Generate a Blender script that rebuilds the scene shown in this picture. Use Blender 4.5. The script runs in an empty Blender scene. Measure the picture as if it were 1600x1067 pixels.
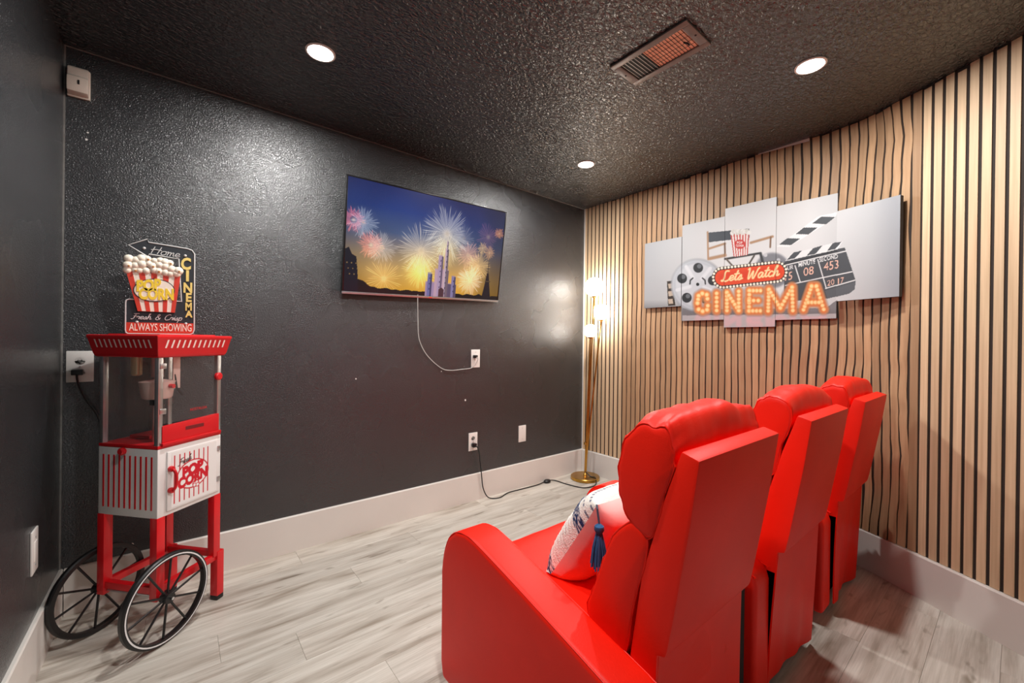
import bpy, bmesh, math, random
import numpy as np
from mathutils import Vector, Matrix, noise

random.seed(7)
rng = np.random.default_rng(7)
scene = bpy.context.scene
COL = scene.collection
PI = math.pi

# ------------------------------------------------------------------ camera
FPX, YAW, PITCH, ROLL = 643.04, 0.68140, -0.00191, 0.012095
fw = Vector((math.sin(YAW)*math.cos(PITCH), math.cos(YAW)*math.cos(PITCH), math.sin(PITCH)))
r0 = Vector((math.cos(YAW), -math.sin(YAW), 0)); u0 = r0.cross(fw)
r1 = r0*math.cos(ROLL)+u0*math.sin(ROLL); u1 = -r0*math.sin(ROLL)+u0*math.cos(ROLL)
cam_d = bpy.data.cameras.new('camera'); cam = bpy.data.objects.new('camera', cam_d); COL.objects.link(cam)
m = Matrix.Identity(4)
for i in range(3):
    m[i][0], m[i][1], m[i][2] = r1[i], u1[i], -fw[i]
m[0][3], m[1][3], m[2][3] = -2.94755, -2.57471, 1.20285
cam.matrix_world = m
cam_d.sensor_width = 36; cam_d.lens = 36*FPX/1600; cam_d.clip_start = 0.02
scene.camera = cam

# ------------------------------------------------------------------ light and exposure
world = bpy.data.worlds.new('world'); scene.world = world; world.use_nodes = True
bg = world.node_tree.nodes['Background']
bg.inputs[0].default_value = (0.96, 0.98, 1.0, 1); bg.inputs[1].default_value = 0.35   # added soft fill, reaching the room only through the doorway behind the camera
CEILING_LIGHT_WATTS = 22.5
GLOBE_RADIANCE = 26.0
vs = scene.view_settings
vs.view_transform = 'Standard'; vs.look = 'None'; vs.gamma = 1.0; vs.exposure = 0.0; vs.use_curve_mapping = False
scene.cycles.max_bounces = 7; scene.cycles.diffuse_bounces = 4; scene.cycles.glossy_bounces = 4; scene.cycles.transparent_max_bounces = 12
scene.cycles.caustics_reflective = False; scene.cycles.caustics_refractive = False

# ------------------------------------------------------------------ helpers
def lin(c):
    return tuple(((v/255)/12.92 if v/255 <= .04045 else ((v/255+.055)/1.055)**2.4) for v in c)
def L4(c): return lin(c)+(1,)

def mat(name, rgb, rough=.5, metal=0, var=.06, vscale=8, bump=0, bscale=60, spec=.5, coat=0, sheen=0, emit=None, estr=0, stretch=None, bdetail=3, bdist=.003):
    M = bpy.data.materials.new(name); M.use_nodes = True
    nt = M.node_tree; b = nt.nodes['Principled BSDF']; N = nt.nodes.new; K = nt.links.new
    b.inputs['Roughness'].default_value = rough; b.inputs['Metallic'].default_value = metal
    b.inputs['Specular IOR Level'].default_value = spec
    b.inputs['Coat Weight'].default_value = coat; b.inputs['Sheen Weight'].default_value = sheen
    c = lin(rgb)
    tc = N('ShaderNodeTexCoord'); mp = N('ShaderNodeMapping'); K(tc.outputs['Object'], mp.inputs[0])
    if stretch: mp.inputs['Scale'].default_value = stretch
    if var > 0:
        n = N('ShaderNodeTexNoise'); n.inputs['Scale'].default_value = vscale; n.inputs['Detail'].default_value = 4; K(mp.outputs[0], n.inputs['Vector'])
        r = N('ShaderNodeValToRGB'); K(n.outputs[0], r.inputs[0])
        r.color_ramp.elements[0].position = .3; r.color_ramp.elements[1].position = .7
        r.color_ramp.elements[0].color = tuple(v*(1-var) for v in c)+(1,); r.color_ramp.elements[1].color = tuple(min(1, v*(1+var)) for v in c)+(1,)
        K(r.outputs[0], b.inputs['Base Color'])
    else:
        b.inputs['Base Color'].default_value = c+(1,)
    if bump > 0:
        n2 = N('ShaderNodeTexNoise'); n2.inputs['Scale'].default_value = bscale; n2.inputs['Detail'].default_value = bdetail; K(mp.outputs[0], n2.inputs['Vector'])
        bp = N('ShaderNodeBump'); bp.inputs['Strength'].default_value = bump; bp.inputs['Distance'].default_value = bdist
        K(n2.outputs[0], bp.inputs['Height']); K(bp.outputs[0], b.inputs['Normal'])
    if emit:
        b.inputs['Emission Color'].default_value = L4(emit); b.inputs['Emission Strength'].default_value = estr
    return M

def mat_print(name, rough=.5, emission=0, bump=0, bscale=400, spec=.4):
    """colour of a printed / woven surface from the mesh's own colour attribute"""
    M = bpy.data.materials.new(name); M.use_nodes = True
    nt = M.node_tree; b = nt.nodes['Principled BSDF']
    a = nt.nodes.new('ShaderNodeVertexColor'); a.layer_name = 'Col'
    b.inputs['Roughness'].default_value = rough; b.inputs['Specular IOR Level'].default_value = spec
    if emission:
        b.inputs['Base Color'].default_value = (.01, .01, .012, 1)
        nt.links.new(a.outputs[0], b.inputs['Emission Color']); b.inputs['Emission Strength'].default_value = emission
    else:
        nt.links.new(a.outputs[0], b.inputs['Base Color'])
    if bump:
        tc = nt.nodes.new('ShaderNodeTexCoord'); n = nt.nodes.new('ShaderNodeTexNoise'); n.inputs['Scale'].default_value = bscale
        nt.links.new(tc.outputs['Object'], n.inputs['Vector'])
        bp = nt.nodes.new('ShaderNodeBump'); bp.inputs['Strength'].default_value = bump; bp.inputs['Distance'].default_value = .003
        nt.links.new(n.outputs[0], bp.inputs['Height']); nt.links.new(bp.outputs[0], b.inputs['Normal'])
    return M

def mat_glass(name, tint=(235, 240, 240), rough=.03):
    M = bpy.data.materials.new(name); M.use_nodes = True
    nt = M.node_tree; nt.nodes.clear(); N = nt.nodes.new
    o = N('ShaderNodeOutputMaterial'); t = N('ShaderNodeBsdfTransparent'); g = N('ShaderNodeBsdfGlossy'); mx = N('ShaderNodeMixShader'); f = N('ShaderNodeFresnel')
    t.inputs[0].default_value = L4(tint); g.inputs['Roughness'].default_value = rough; f.inputs[0].default_value = 1.45
    ge = N('ShaderNodeNewGeometry'); sb = N('ShaderNodeMath'); sb.operation = 'SUBTRACT'; sb.inputs[0].default_value = 1; ml = N('ShaderNodeMath'); ml.operation = 'MULTIPLY'
    nt.links.new(ge.outputs['Backfacing'], sb.inputs[1]); nt.links.new(sb.outputs[0], ml.inputs[0]); nt.links.new(f.outputs[0], ml.inputs[1]); nt.links.new(ml.outputs[0], mx.inputs[0]); nt.links.new(t.outputs[0], mx.inputs[1]); nt.links.new(g.outputs[0], mx.inputs[2]); d = N('ShaderNodeBsdfDiffuse'); d.inputs[0].default_value = (.8, .8, .8, 1); m2 = N('ShaderNodeMixShader'); m2.inputs[0].default_value = .02
    nt.links.new(mx.outputs[0], m2.inputs[1]); nt.links.new(d.outputs[0], m2.inputs[2]); nt.links.new(m2.outputs[0], o.inputs[0])
    return M

class MB:
    def __init__(s): s.v = []; s.f = []
    def add(s, vs, fs):
        o = len(s.v); s.v += [tuple(v) for v in vs]; s.f += [tuple(o+i for i in f) for f in fs]; return s
    def box(s, x0, x1, y0, y1, z0, z1):
        return s.add([(x0,y0,z0),(x1,y0,z0),(x1,y1,z0),(x0,y1,z0),(x0,y0,z1),(x1,y0,z1),(x1,y1,z1),(x0,y1,z1)],
                     [(3,2,1,0),(4,5,6,7),(0,1,5,4),(1,2,6,5),(2,3,7,6),(3,0,4,7)])
    def frame_of(s, d):
        d = Vector(d).normalized(); a = Vector((0,0,1)) if abs(d.z) < .9 else Vector((1,0,0))
        x = d.cross(a).normalized(); return x, d.cross(x)
    def tube(s, pts, r, n=10, cap=True, closed=False):
        pts = [Vector(q) for q in pts]; k = len(pts); rs = r if isinstance(r, (list, tuple)) else [r]*k
        vs = []; px = None
        for i, q in enumerate(pts):
            d = (pts[(i+1) % k]-pts[i-1]) if closed else (pts[min(i+1, k-1)]-pts[max(i-1, 0)])
            d = d.normalized() if d.length > 1e-9 else Vector((0,0,1))
            if px is None: x, y = s.frame_of(d)
            else:
                x = (px-d*px.dot(d)); x = x.normalized() if x.length > 1e-6 else s.frame_of(d)[0]; y = d.cross(x)
            px = x
            for j in range(n):
                t = 2*PI*j/n; vs.append(q+(x*math.cos(t)+y*math.sin(t))*rs[i])
        fs = []
        for i in range(k if closed else k-1):
            i2 = (i+1) % k
            for j in range(n):
                j2 = (j+1) % n; fs.append((i*n+j, i*n+j2, i2*n+j2, i2*n+j))
        if cap and not closed:
            fs.append(tuple(range(n-1, -1, -1))); fs.append(tuple((k-1)*n+j for j in range(n)))
        return s.add(vs, fs)
    def lathe(s, prof, n=32, c=(0,0,0), M=None):
        vs = []; k = len(prof)
        for (r, z) in prof:
            for j in range(n):
                t = 2*PI*j/n; v = Vector((r*math.cos(t), r*math.sin(t), z))
                if M: v = M @ v
                vs.append(v+Vector(c))
        fs = [(i*n+j, i*n+(j+1) % n, (i+1)*n+(j+1) % n, (i+1)*n+j) for i in range(k-1) for j in range(n)]
        fs.append(tuple(range(n-1, -1, -1))); fs.append(tuple((k-1)*n+j for j in range(n)))
        return s.add(vs, fs)
    def prism(s, poly, fn0, fn1):
        """polygon (2D) swept between two placements"""
        n = len(poly); vs = [fn0(*q) for q in poly]+[fn1(*q) for q in poly]
        fs = [tuple(range(n-1, -1, -1)), tuple(range(n, 2*n))]+[(i, (i+1) % n, n+(i+1) % n, n+i) for i in range(n)]
        return s.add(vs, fs)
    def build(s, name, m, parent=None, bevel=0, seg=2, smooth=True, angle=35, clean=False):
        me = bpy.data.meshes.new(name); me.from_pydata(s.v, [], s.f); me.update()
        bm = bmesh.new(); bm.from_mesh(me)
        if clean: bmesh.ops.remove_doubles(bm, verts=bm.verts, dist=1e-5)
        bmesh.ops.recalc_face_normals(bm, faces=bm.faces)
        if bevel > 0:
            es = [e for e in bm.edges if len(e.link_faces) == 2 and e.calc_face_angle(0) > .35]
            bmesh.ops.bevel(bm, geom=es, offset=bevel, segments=seg, profile=.6, affect='EDGES', clamp_overlap=True)
        bm.to_mesh(me); bm.free()
        return finish(name, me, m, parent, smooth, angle)

def finish(name, me, m, parent=None, smooth=True, angle=35):
    if smooth:
        me.polygons.foreach_set('use_smooth', [True]*len(me.polygons)); me.set_sharp_from_angle(angle=math.radians(angle))
    me.materials.append(m)
    o = bpy.data.objects.new(name, me); COL.objects.link(o)
    if parent: o.parent = parent
    return o

def empty(name, loc=(0,0,0), rz=0):
    o = bpy.data.objects.new(name, None); COL.objects.link(o); o.location = loc; o.rotation_euler = (0,0,rz); o.empty_display_size = .05
    return o
def tag(o, label=None, cat=None, group=None, kind=None):
    if label: o['label'] = label
    if cat: o['category'] = cat
    if group: o['group'] = group
    if kind: o['kind'] = kind
    return o
def spline(pts, n=8):
    P = [Vector(q) for q in pts]; out = []
    for i in range(len(P)-1):
        a, b, c, d = P[max(i-1, 0)], P[i], P[i+1], P[min(i+2, len(P)-1)]
        for k in range(n):
            t = k/n
            out.append(.5*((2*b)+(c-a)*t+(2*a-5*b+4*c-d)*t*t+(3*b-a-3*c+d)*t**3))
    out.append(P[-1]); return out

def text2d(s, size=1, bold=0, shear=0, align='CENTER'):
    """2D vertices and polygons of a line of lettering in the built-in font"""
    cu = bpy.data.curves.new('t', 'FONT'); cu.body = s; cu.size = size; cu.align_x = align; cu.align_y = 'BOTTOM_BASELINE' if False else 'CENTER'
    cu.offset = bold; cu.shear = shear; cu.resolution_u = 3; cu.fill_mode = 'BOTH'
    o = bpy.data.objects.new('t', cu); COL.objects.link(o)
    me = o.to_mesh(); me.calc_loop_triangles()
    v = [(q.co.x, q.co.y) for q in me.vertices]; f = [tuple(t.vertices) for t in me.loop_triangles]
    o.to_mesh_clear(); bpy.data.objects.remove(o); bpy.data.curves.remove(cu)
    return np.array(v) if v else np.zeros((0, 2)), f

GLY = {  # a small hand-drawn running script: strokes, advance
 'L': ([[(.35,.95),(.2,.98),(.12,.8),(.15,.3),(.08,.05),(0,.1),(.1,.12),(.3,0),(.5,.12)]], .5),
 'e': ([[(0,.2),(.25,.3),(.22,.48),(.08,.45),(.04,.2),(.15,.02),(.35,.15)]], .33),
 't': ([[(.05,.2),(.15,.9),(.08,.2),(.15,.02),(.28,.15)], [(-.02,.6),(.26,.63)]], .27),
 's': ([[(0,.12),(.15,.48),(.2,.2),(.12,.02),(0,.06)], [(.12,.02),(.3,.12)]], .28),
 'W': ([[(0,.9),(.08,.95),(.12,.1),(.2,.05),(.35,.7),(.4,.1),(.5,.05),(.65,.85),(.72,.95)]], .76),
 'a': ([[(.3,.42),(.15,.5),(.02,.3),(.06,.05),(.18,.03),(.3,.4),(.28,.1),(.36,.02),(.45,.12)]], .42),
 'c': ([[(.28,.42),(.15,.5),(.03,.3),(.06,.06),(.18,.0),(.33,.12)]], .32),
 'h': ([[(.02,0),(.1,.6),(.18,.95),(.08,.9),(.06,.4),(.04,0),(.12,.35),(.24,.48),(.28,.3),(.26,.05),(.36,.05),(.42,.14)]], .4),
 'H': ([[(.1,.9),(.05,0)], [(.5,.95),(.42,0)], [(-.05,.45),(.25,.55),(.6,.5)]], .6),
 'o': ([[(.2,.48),(.05,.38),(.03,.1),(.15,0),(.3,.12),(.3,.38),(.2,.48),(.4,.42)]], .38),
 'm': ([[(0,.45),(.05,.48),(.04,0),(.06,.3),(.2,.48),(.22,0),(.24,.3),(.38,.48),(.4,.08),(.52,.1)]], .5),
 'F': ([[(.1,.9),(.55,.95)], [(.3,.92),(.22,.2),(.1,0),(0,.08)], [(.15,.5),(.42,.52)]], .45),
 'r': ([[(0,.3),(.08,.5),(.12,.42),(.25,.42),(.2,.1),(.32,.08)]], .3),
 'i': ([[(0,.2),(.1,.48),(.08,.08),(.2,.08)], [(.11,.66),(.13,.72)]], .2),
 'p': ([[(.02,.4),(.08,.48),(.0,-.4),(.08,.3),(.2,.48),(.3,.35),(.25,.05),(.08,.02)]], .36),
 'C': ([[(.5,.8),(.35,.95),(.1,.7),(.05,.25),(.2,0),(.45,.1),(.55,.22)]], .52),
 '&': ([[(.45,.05),(.15,.65),(.25,.9),(.35,.75),(.1,.35),(.1,.05),(.3,0),(.48,.35)]], .55),
 ' ': ([], .3)}
def script(s, slant=.15):
    """strokes of a script line, x scaled to 0..1"""
    out = []; x = 0
    for ch in s:
        st, adv = GLY[ch]
        for q in st:
            sm = spline([(a, b, 0) for a, b in q], 4)
            out.append([(x+v.x+slant*v.y, v.y) for v in sm])
        x += adv
    return [[(a/x, b) for a, b in q] for q in out]

class Paint:
    """colours of a print, evaluated on the points of a fine grid"""
    def __init__(s, x, y, rgb): s.x = x; s.y = y; s.c = np.tile(np.array(lin(rgb)), (len(x), 1)).astype(float)
    def fill(s, mask, rgb, a=1.0):
        w = (mask.astype(float)*a)[:, None]; s.c = s.c*(1-w)+np.array(lin(rgb))*w
    def glow(s, w, rgb): s.c = s.c+w[:, None]*np.array(lin(rgb))
    def disc(s, cx, cy, r, rgb, ry=None, a=1.0, soft=0.12, rot=0):
        dx = s.x-cx; dy = s.y-cy
        if rot: dx, dy = dx*math.cos(rot)+dy*math.sin(rot), -dx*math.sin(rot)+dy*math.cos(rot)
        d = np.sqrt((dx/r)**2+(dy/(ry or r))**2); s.fill(np.clip((1+soft/2-d)/soft, 0, 1), rgb, a)
    def inpoly(s, P):
        m = np.zeros(len(s.x), bool); n = len(P)
        for i in range(n):
            x0, y0 = P[i]; x1, y1 = P[(i+1) % n]
            if y0 == y1: continue
            c = ((y0 > s.y) != (y1 > s.y)) & (s.x < (x1-x0)*(s.y-y0)/(y1-y0)+x0); m ^= c
        return m
    def poly(s, P, rgb, a=1.0): s.fill(s.inpoly(P), rgb, a)
    def sdseg(s, p, q):
        ax, ay = p; bx, by = q; dx, dy = bx-ax, by-ay; l = dx*dx+dy*dy+1e-12
        t = np.clip(((s.x-ax)*dx+(s.y-ay)*dy)/l, 0, 1); return np.hypot(s.x-ax-t*dx, s.y-ay-t*dy)
    def stroke(s, P, w, rgb, a=1.0, soft=.8):
        xs = [q[0] for q in P]; ys = [q[1] for q in P]
        idx = np.where((s.x > min(xs)-2*w) & (s.x < max(xs)+2*w) & (s.y > min(ys)-2*w) & (s.y < max(ys)+2*w))[0]
        if not len(idx): return
        sub = Paint.__new__(Paint); sub.x = s.x[idx]; sub.y = s.y[idx]
        d = np.full(len(idx), 1e9)
        for i in range(len(P)-1): d = np.minimum(d, sub.sdseg(P[i], P[i+1]))
        k = np.clip((w*(1+soft/2)-d)/(w*soft), 0, 1)*a
        s.c[idx] = s.c[idx]*(1-k[:, None])+np.array(lin(rgb))*k[:, None]
    def text(s, st, fn, rgb, bold=0, shear=0):
        v, f = text2d(st, 1, bold, shear)
        if not len(v): return
        P = np.array([fn(a, b) for a, b in v]); m = np.zeros(len(s.x), bool)
        lo, hi = P.min(0), P.max(0)
        idx = np.where((s.x >= lo[0]) & (s.x <= hi[0]) & (s.y >= lo[1]) & (s.y <= hi[1]))[0]
        X, Y = s.x[idx], s.y[idx]; mm = np.zeros(len(idx), bool)
        for t in f:
            (ax, ay), (bx, by), (cx, cy) = P[list(t)]
            d = (by-cy)*(ax-cx)+(cx-bx)*(ay-cy)
            if abs(d) < 1e-12: continue
            l1 = ((by-cy)*(X-cx)+(cx-bx)*(Y-cy))/d; l2 = ((cy-ay)*(X-cx)+(ax-cx)*(Y-cy))/d
            mm |= (l1 >= 0) & (l2 >= 0) & (l1+l2 <= 1)
        m[idx] = mm; s.fill(m, rgb)

def print_grid(name, w, h, res, painter, m, parent, place):
    """a w x h printed face: painter(u, v in metres) -> linear colours; place(u, v) -> local point"""
    nx = max(2, int(w/res)); ny = max(2, int(h/res))
    u = np.linspace(0, w, nx+1); v = np.linspace(0, h, ny+1); U, V = np.meshgrid(u, v); U = U.ravel(); V = V.ravel()
    c = np.clip(painter(U, V), 0, 4)
    O = np.array(place(0, 0)); A = (np.array(place(w, 0))-O)/w; B = (np.array(place(0, h))-O)/h
    P = O+U[:, None]*A+V[:, None]*B
    i = np.arange(ny)[:, None]*(nx+1)+np.arange(nx)[None, :]; i = i.ravel()
    F = np.stack([i, i+1, i+nx+2, i+nx+1], 1)
    me = bpy.data.meshes.new(name); me.from_pydata(P.tolist(), [], F.tolist())
    at = me.color_attributes.new('Col', 'FLOAT_COLOR', 'POINT')
    at.data.foreach_set('color', np.concatenate([c, np.ones((len(c), 1))], 1).astype(np.float32).ravel())
    return finish(name, me, m, parent, smooth=False)

# ------------------------------------------------------------------ materials
def mat_blackpaint(name, rgb, rough, bscale, bstr, dist, stretch=(1, 1, 1), coat=0):
    M = mat(name, rgb, rough, var=.12, vscale=2.5, spec=.75)
    nt = M.node_tree; b = nt.nodes['Principled BSDF']; N = nt.nodes.new; K = nt.links.new
    tc = N('ShaderNodeTexCoord'); mp = N('ShaderNodeMapping'); mp.inputs['Scale'].default_value = stretch; K(tc.outputs['Object'], mp.inputs[0])
    n = N('ShaderNodeTexNoise'); n.inputs['Scale'].default_value = bscale; n.inputs['Detail'].default_value = 2.5; n.inputs['Distortion'].default_value = .8; K(mp.outputs[0], n.inputs['Vector'])
    n2 = N('ShaderNodeTexNoise'); n2.inputs['Scale'].default_value = 3.0; n2.inputs['Detail'].default_value = 1.5; K(tc.outputs['Object'], n2.inputs['Vector'])
    b1 = N('ShaderNodeBump'); b1.inputs['Strength'].default_value = bstr; b1.inputs['Distance'].default_value = dist; K(n.outputs[0], b1.inputs['Height'])
    b2 = N('ShaderNodeBump'); b2.inputs['Strength'].default_value = .35; b2.inputs['Distance'].default_value = .02; K(n2.outputs[0], b2.inputs['Height']); K(b1.outputs[0], b2.inputs['Normal'])
    K(b2.outputs[0], b.inputs['Normal']); K(b2.outputs[0], b.inputs['Coat Normal']); b.inputs['Coat Weight'].default_value = coat; b.inputs['Coat Roughness'].default_value = rough-.04
    rr = N('ShaderNodeMapRange'); rr.inputs['To Min'].default_value = rough-.07; rr.inputs['To Max'].default_value = rough+.1; K(n2.outputs[0], rr.inputs[0]); K(rr.outputs[0], b.inputs['Roughness'])
    return M
M_wall = mat_blackpaint('black_wall_paint', (44, 45, 47), .25, 165, .7, .004, coat=.45)
M_ceil = mat_blackpaint('black_ceiling_paint', (27, 27, 29), .27, 46, .85, .014, (1, 1.5, 1), coat=.55)
M_white = mat('white_trim_paint', (224, 219, 212), .42, var=.03, vscale=3, bump=.03, bscale=30)
M_gapwood = mat('dark_slat_gap', (42, 30, 23), .8, var=.15, vscale=10)
M_seam = mat('floor_underlay', (120, 112, 102), .8, var=.1)
M_caulk = mat('caulk', (120, 118, 114), .6, var=.2, vscale=30)
M_plate = mat('white_plastic_plate', (232, 228, 222), .35, var=.02)
M_beige = mat('beige_plastic', (214, 200, 186), .45, var=.03)
M_black = mat('black_plastic', (18, 18, 19), .4, var=.1)
M_blackg = mat('black_gloss', (16, 16, 18), .22, var=.05)
M_cable = mat('black_cable', (20, 20, 21), .45, var=.1)
M_cablew = mat('grey_cable', (190, 188, 184), .45, var=.05)
M_silver = mat('brushed_aluminium', (190, 192, 194), .3, metal=.9, var=.05, vscale=40)
M_chrome = mat('chrome', (220, 220, 222), .12, metal=1, var=.02)
M_brass = mat('brushed_brass', (196, 150, 72), .28, metal=1, var=.06, vscale=30)
M_red = mat('red_painted_metal', (214, 18, 28), .34, var=.04, coat=.2)
M_redpl = mat('red_plastic', (205, 22, 30), .38, var=.04)
M_cabinet = mat('white_painted_cabinet', (232, 229, 226), .4, var=.02)
M_leather = mat('red_faux_leather', (250, 32, 11), .48, var=.05, vscale=6, bump=.12, bscale=260, spec=.26)
M_gapshade = mat('black_gap_shade', (22, 20, 20), .85, var=.15)
M_glass = mat_glass('clear_acrylic', (250, 250, 250), .06)
M_steel = mat('pinkish_steel', (205, 178, 170), .22, metal=.85, var=.05)
M_globe = mat('opal_glass_globe', (255, 250, 240), .3, var=0, emit=(255, 248, 238), estr=GLOBE_RADIANCE)
M_lens = mat('light_lens', (255, 255, 255), .4, var=0, emit=(255, 249, 240), estr=12.0); M_lens.cycles.emission_sampling = 'NONE'
M_ventmetal = mat('painted_vent_metal', (120, 114, 108), .38, var=.12, vscale=20, bump=.1, bscale=90)
M_duct = mat('peach_duct_board', (244, 190, 156), .7, var=.12, vscale=20)
M_print = mat_print('canvas_print', .55, bump=.15, bscale=700)
M_printg = mat_print('gloss_print', .35)
M_screen = mat_print('television_picture', .22, emission=.8); M_screen.cycles.emission_sampling = 'NONE'
M_canvas_edge = mat('grey_canvas_edge', (70, 70, 74), .7, var=.05, bump=.2, bscale=500)

def mat_slat(name, rgb, vr):
    M = mat(name, rgb, .55, var=0)
    nt = M.node_tree; b = nt.nodes['Principled BSDF']; N = nt.nodes.new; K = nt.links.new
    oi = N('ShaderNodeObjectInfo'); tc = N('ShaderNodeTexCoord'); mp = N('ShaderNodeMapping'); mp.inputs['Scale'].default_value = (60, 60, 1.6); K(tc.outputs['Object'], mp.inputs[0])
    n = N('ShaderNodeTexNoise'); n.noise_dimensions = '4D'; n.inputs['Scale'].default_value = 1.6; n.inputs['Detail'].default_value = 5
    mw = N('ShaderNodeMath'); mw.operation = 'MULTIPLY'; mw.inputs[1].default_value = 50; K(oi.outputs['Random'], mw.inputs[0]); K(mw.outputs[0], n.inputs['W']); K(mp.outputs[0], n.inputs['Vector'])
    r = N('ShaderNodeValToRGB'); K(n.outputs[0], r.inputs[0]); c = lin(rgb)
    r.color_ramp.elements[0].position = .25; r.color_ramp.elements[0].color = (c[0]*.78, c[1]*.72, c[2]*.66, 1)
    r.color_ramp.elements[1].position = .75; r.color_ramp.elements[1].color = (min(1, c[0]*1.12), c[1]*1.12, c[2]*1.12, 1)
    hs = N('ShaderNodeHueSaturation'); mr = N('ShaderNodeMapRange'); mr.inputs['To Min'].default_value = 1-vr; mr.inputs['To Max'].default_value = 1+vr
    K(oi.outputs['Random'], mr.inputs[0]); K(mr.outputs[0], hs.inputs['Value']); K(r.outputs[0], hs.inputs['Color']); K(hs.outputs[0], b.inputs['Base Color'])
    return M
M_slat = mat_slat('pale_oak_slat', (212, 184, 150), .07)
M_slatb = mat_slat('brown_oak_slat', (178, 143, 109), .18)

def mat_plank():
    M = mat('grey_oak_plank', (196, 188, 176), .38, var=0, spec=.4)
    nt = M.node_tree; b = nt.nodes['Principled BSDF']; N = nt.nodes.new; K = nt.links.new
    oi = N('ShaderNodeObjectInfo'); tc = N('ShaderNodeTexCoord')
    w = N('ShaderNodeMath'); w.operation = 'MULTIPLY'; w.inputs[1].default_value = 37; K(oi.outputs['Random'], w.inputs[0])
    def noi(sc, scale, det, dist=0):
        mp = N('ShaderNodeMapping'); mp.inputs['Scale'].default_value = sc; K(tc.outputs['Object'], mp.inputs[0])
        n = N('ShaderNodeTexNoise'); n.noise_dimensions = '4D'; n.inputs['Scale'].default_value = scale; n.inputs['Detail'].default_value = det; n.inputs['Distortion'].default_value = dist
        K(w.outputs[0], n.inputs['W']); K(mp.outputs[0], n.inputs['Vector']); return n
    n1 = noi((1, 9, 1), 2.2, 4, .6); n2 = noi((2, 60, 1), 3, 4, .2); n3 = noi((4, 14, 1), 1.6, 2, .5)
    r1 = N('ShaderNodeValToRGB'); K(n1.outputs[0], r1.inputs[0]); e = r1.color_ramp.elements
    e[0].position = .28; e[0].color = L4((158, 146, 132)); e[1].position = .62; e[1].color = L4((216, 210, 200)); k = e.new(.45); k.color = L4((200, 192, 181))
    r2 = N('ShaderNodeValToRGB'); K(n2.outputs[0], r2.inputs[0]); e = r2.color_ramp.elements
    e[0].position = .3; e[0].color = (.80, .79, .77, 1); e[1].position = .62; e[1].color = (1, 1, 1, 1)
    r3 = N('ShaderNodeValToRGB'); K(n3.outputs[0], r3.inputs[0]); e = r3.color_ramp.elements
    e[0].position = .25; e[0].color = (.48, .44, .40, 1); e[1].position = .37; e[1].color = (1, 1, 1, 1)
    def mul(a, c):
        x = N('ShaderNodeMix'); x.data_type = 'RGBA'; x.blend_type = 'MULTIPLY'; x.inputs[0].default_value = 1; K(a, x.inputs[6]); K(c, x.inputs[7]); return x.outputs[2]
    o = mul(mul(r1.outputs[0], r2.outputs[0]), r3.outputs[0])
    hs = N('ShaderNodeHueSaturation'); mr = N('ShaderNodeMapRange'); mr.inputs['To Min'].default_value = .90; mr.inputs['To Max'].default_value = 1.06
    K(oi.outputs['Random'], mr.inputs[0]); K(mr.outputs[0], hs.inputs['Value']); K(o, hs.inputs['Color']); K(hs.outputs[0], b.inputs['Base Color'])
    bp = N('ShaderNodeBump'); bp.inputs['Strength'].default_value = .08; bp.inputs['Distance'].default_value = .002; K(n2.outputs[0], bp.inputs['Height']); K(bp.outputs[0], b.inputs['Normal'])
    return M
M_plank = mat_plank()

# ------------------------------------------------------------------ the room
W, H, BB, BEND, ANG = 3.335, 2.44, 0.202, 1.9845, 0.5404
YF = -3.35                                  # wall behind the camera
# run of the right-hand wall: straight, a soft 31 degree bend, straight again
SEND = BEND+(-YF-BEND)/math.cos(ANG)
_tab = [(0.0, 0.0)]; DS = .005
for i in range(int((SEND+.1)/DS)):
    s = (i+.5)*DS; t = min(1, max(0, (s-(BEND-.20))/.40)); a = ANG*t*t*(3-2*t)
    _tab.append((_tab[-1][0]-math.sin(a)*DS, _tab[-1][1]-math.cos(a)*DS))
def wall_pt(s):
    k = max(0, min(len(_tab)-2, s/DS)); i = int(k); f = k-i
    return Vector((_tab[i][0]*(1-f)+_tab[i+1][0]*f, _tab[i][1]*(1-f)+_tab[i+1][1]*f, 0))
def wall_ang(s):
    t = min(1, max(0, (s-(BEND-.20))/.40)); return ANG*t*t*(3-2*t)
def wall_in(s):                             # unit vector into the room
    a = wall_ang(s); return Vector((-math.cos(a), math.sin(a), 0))
SB0, SB1 = .405, BEND+.312                  # the creased middle sheet of slats
def crease(s, z):
    """(sideways, outward) waviness of the badly hung middle sheet"""
    e = min(1, max(0, (s-SB0)/.12))*min(1, max(0, (SB1-s)/.05))
    g = .35+.9*min(1, max(0, (s-1.2)/.8))
    a = noise.noise(Vector((s*3.1, z*2.3, 1.7)))*.016+noise.noise(Vector((s*8, z*5.5, 9.1)))*.006
    b = noise.noise(Vector((s*13, z*15, 7.7)))*.0025+noise.noise(Vector((s*5, z*3.2, 4.4)))*.007+noise.noise(Vector((s*9, z*10, 2.2)))*.0045
    return a*g*e, (b+.004)*min(1.3, g+.4)*e

tag(MB().box(-W-.12, .12, YF-.12, .12, -.12, -.008).build('floor', M_seam, smooth=False), kind='structure')
floor_o = bpy.data.objects['floor']
tag(MB().box(-W-.12, .12, YF-.12, .12, H, H+.12).build('ceiling', M_ceil, smooth=False), kind='structure')
ceiling_o = bpy.data.objects['ceiling']
tag(MB().box(-W-.12, .12, 0, .12, 0, H).build('wall_back', M_wall, smooth=False), kind='structure')
tag(MB().box(-W-.12, -W, YF, 0, 0, H).build('wall_left', M_wall, smooth=False), kind='structure')
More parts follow.
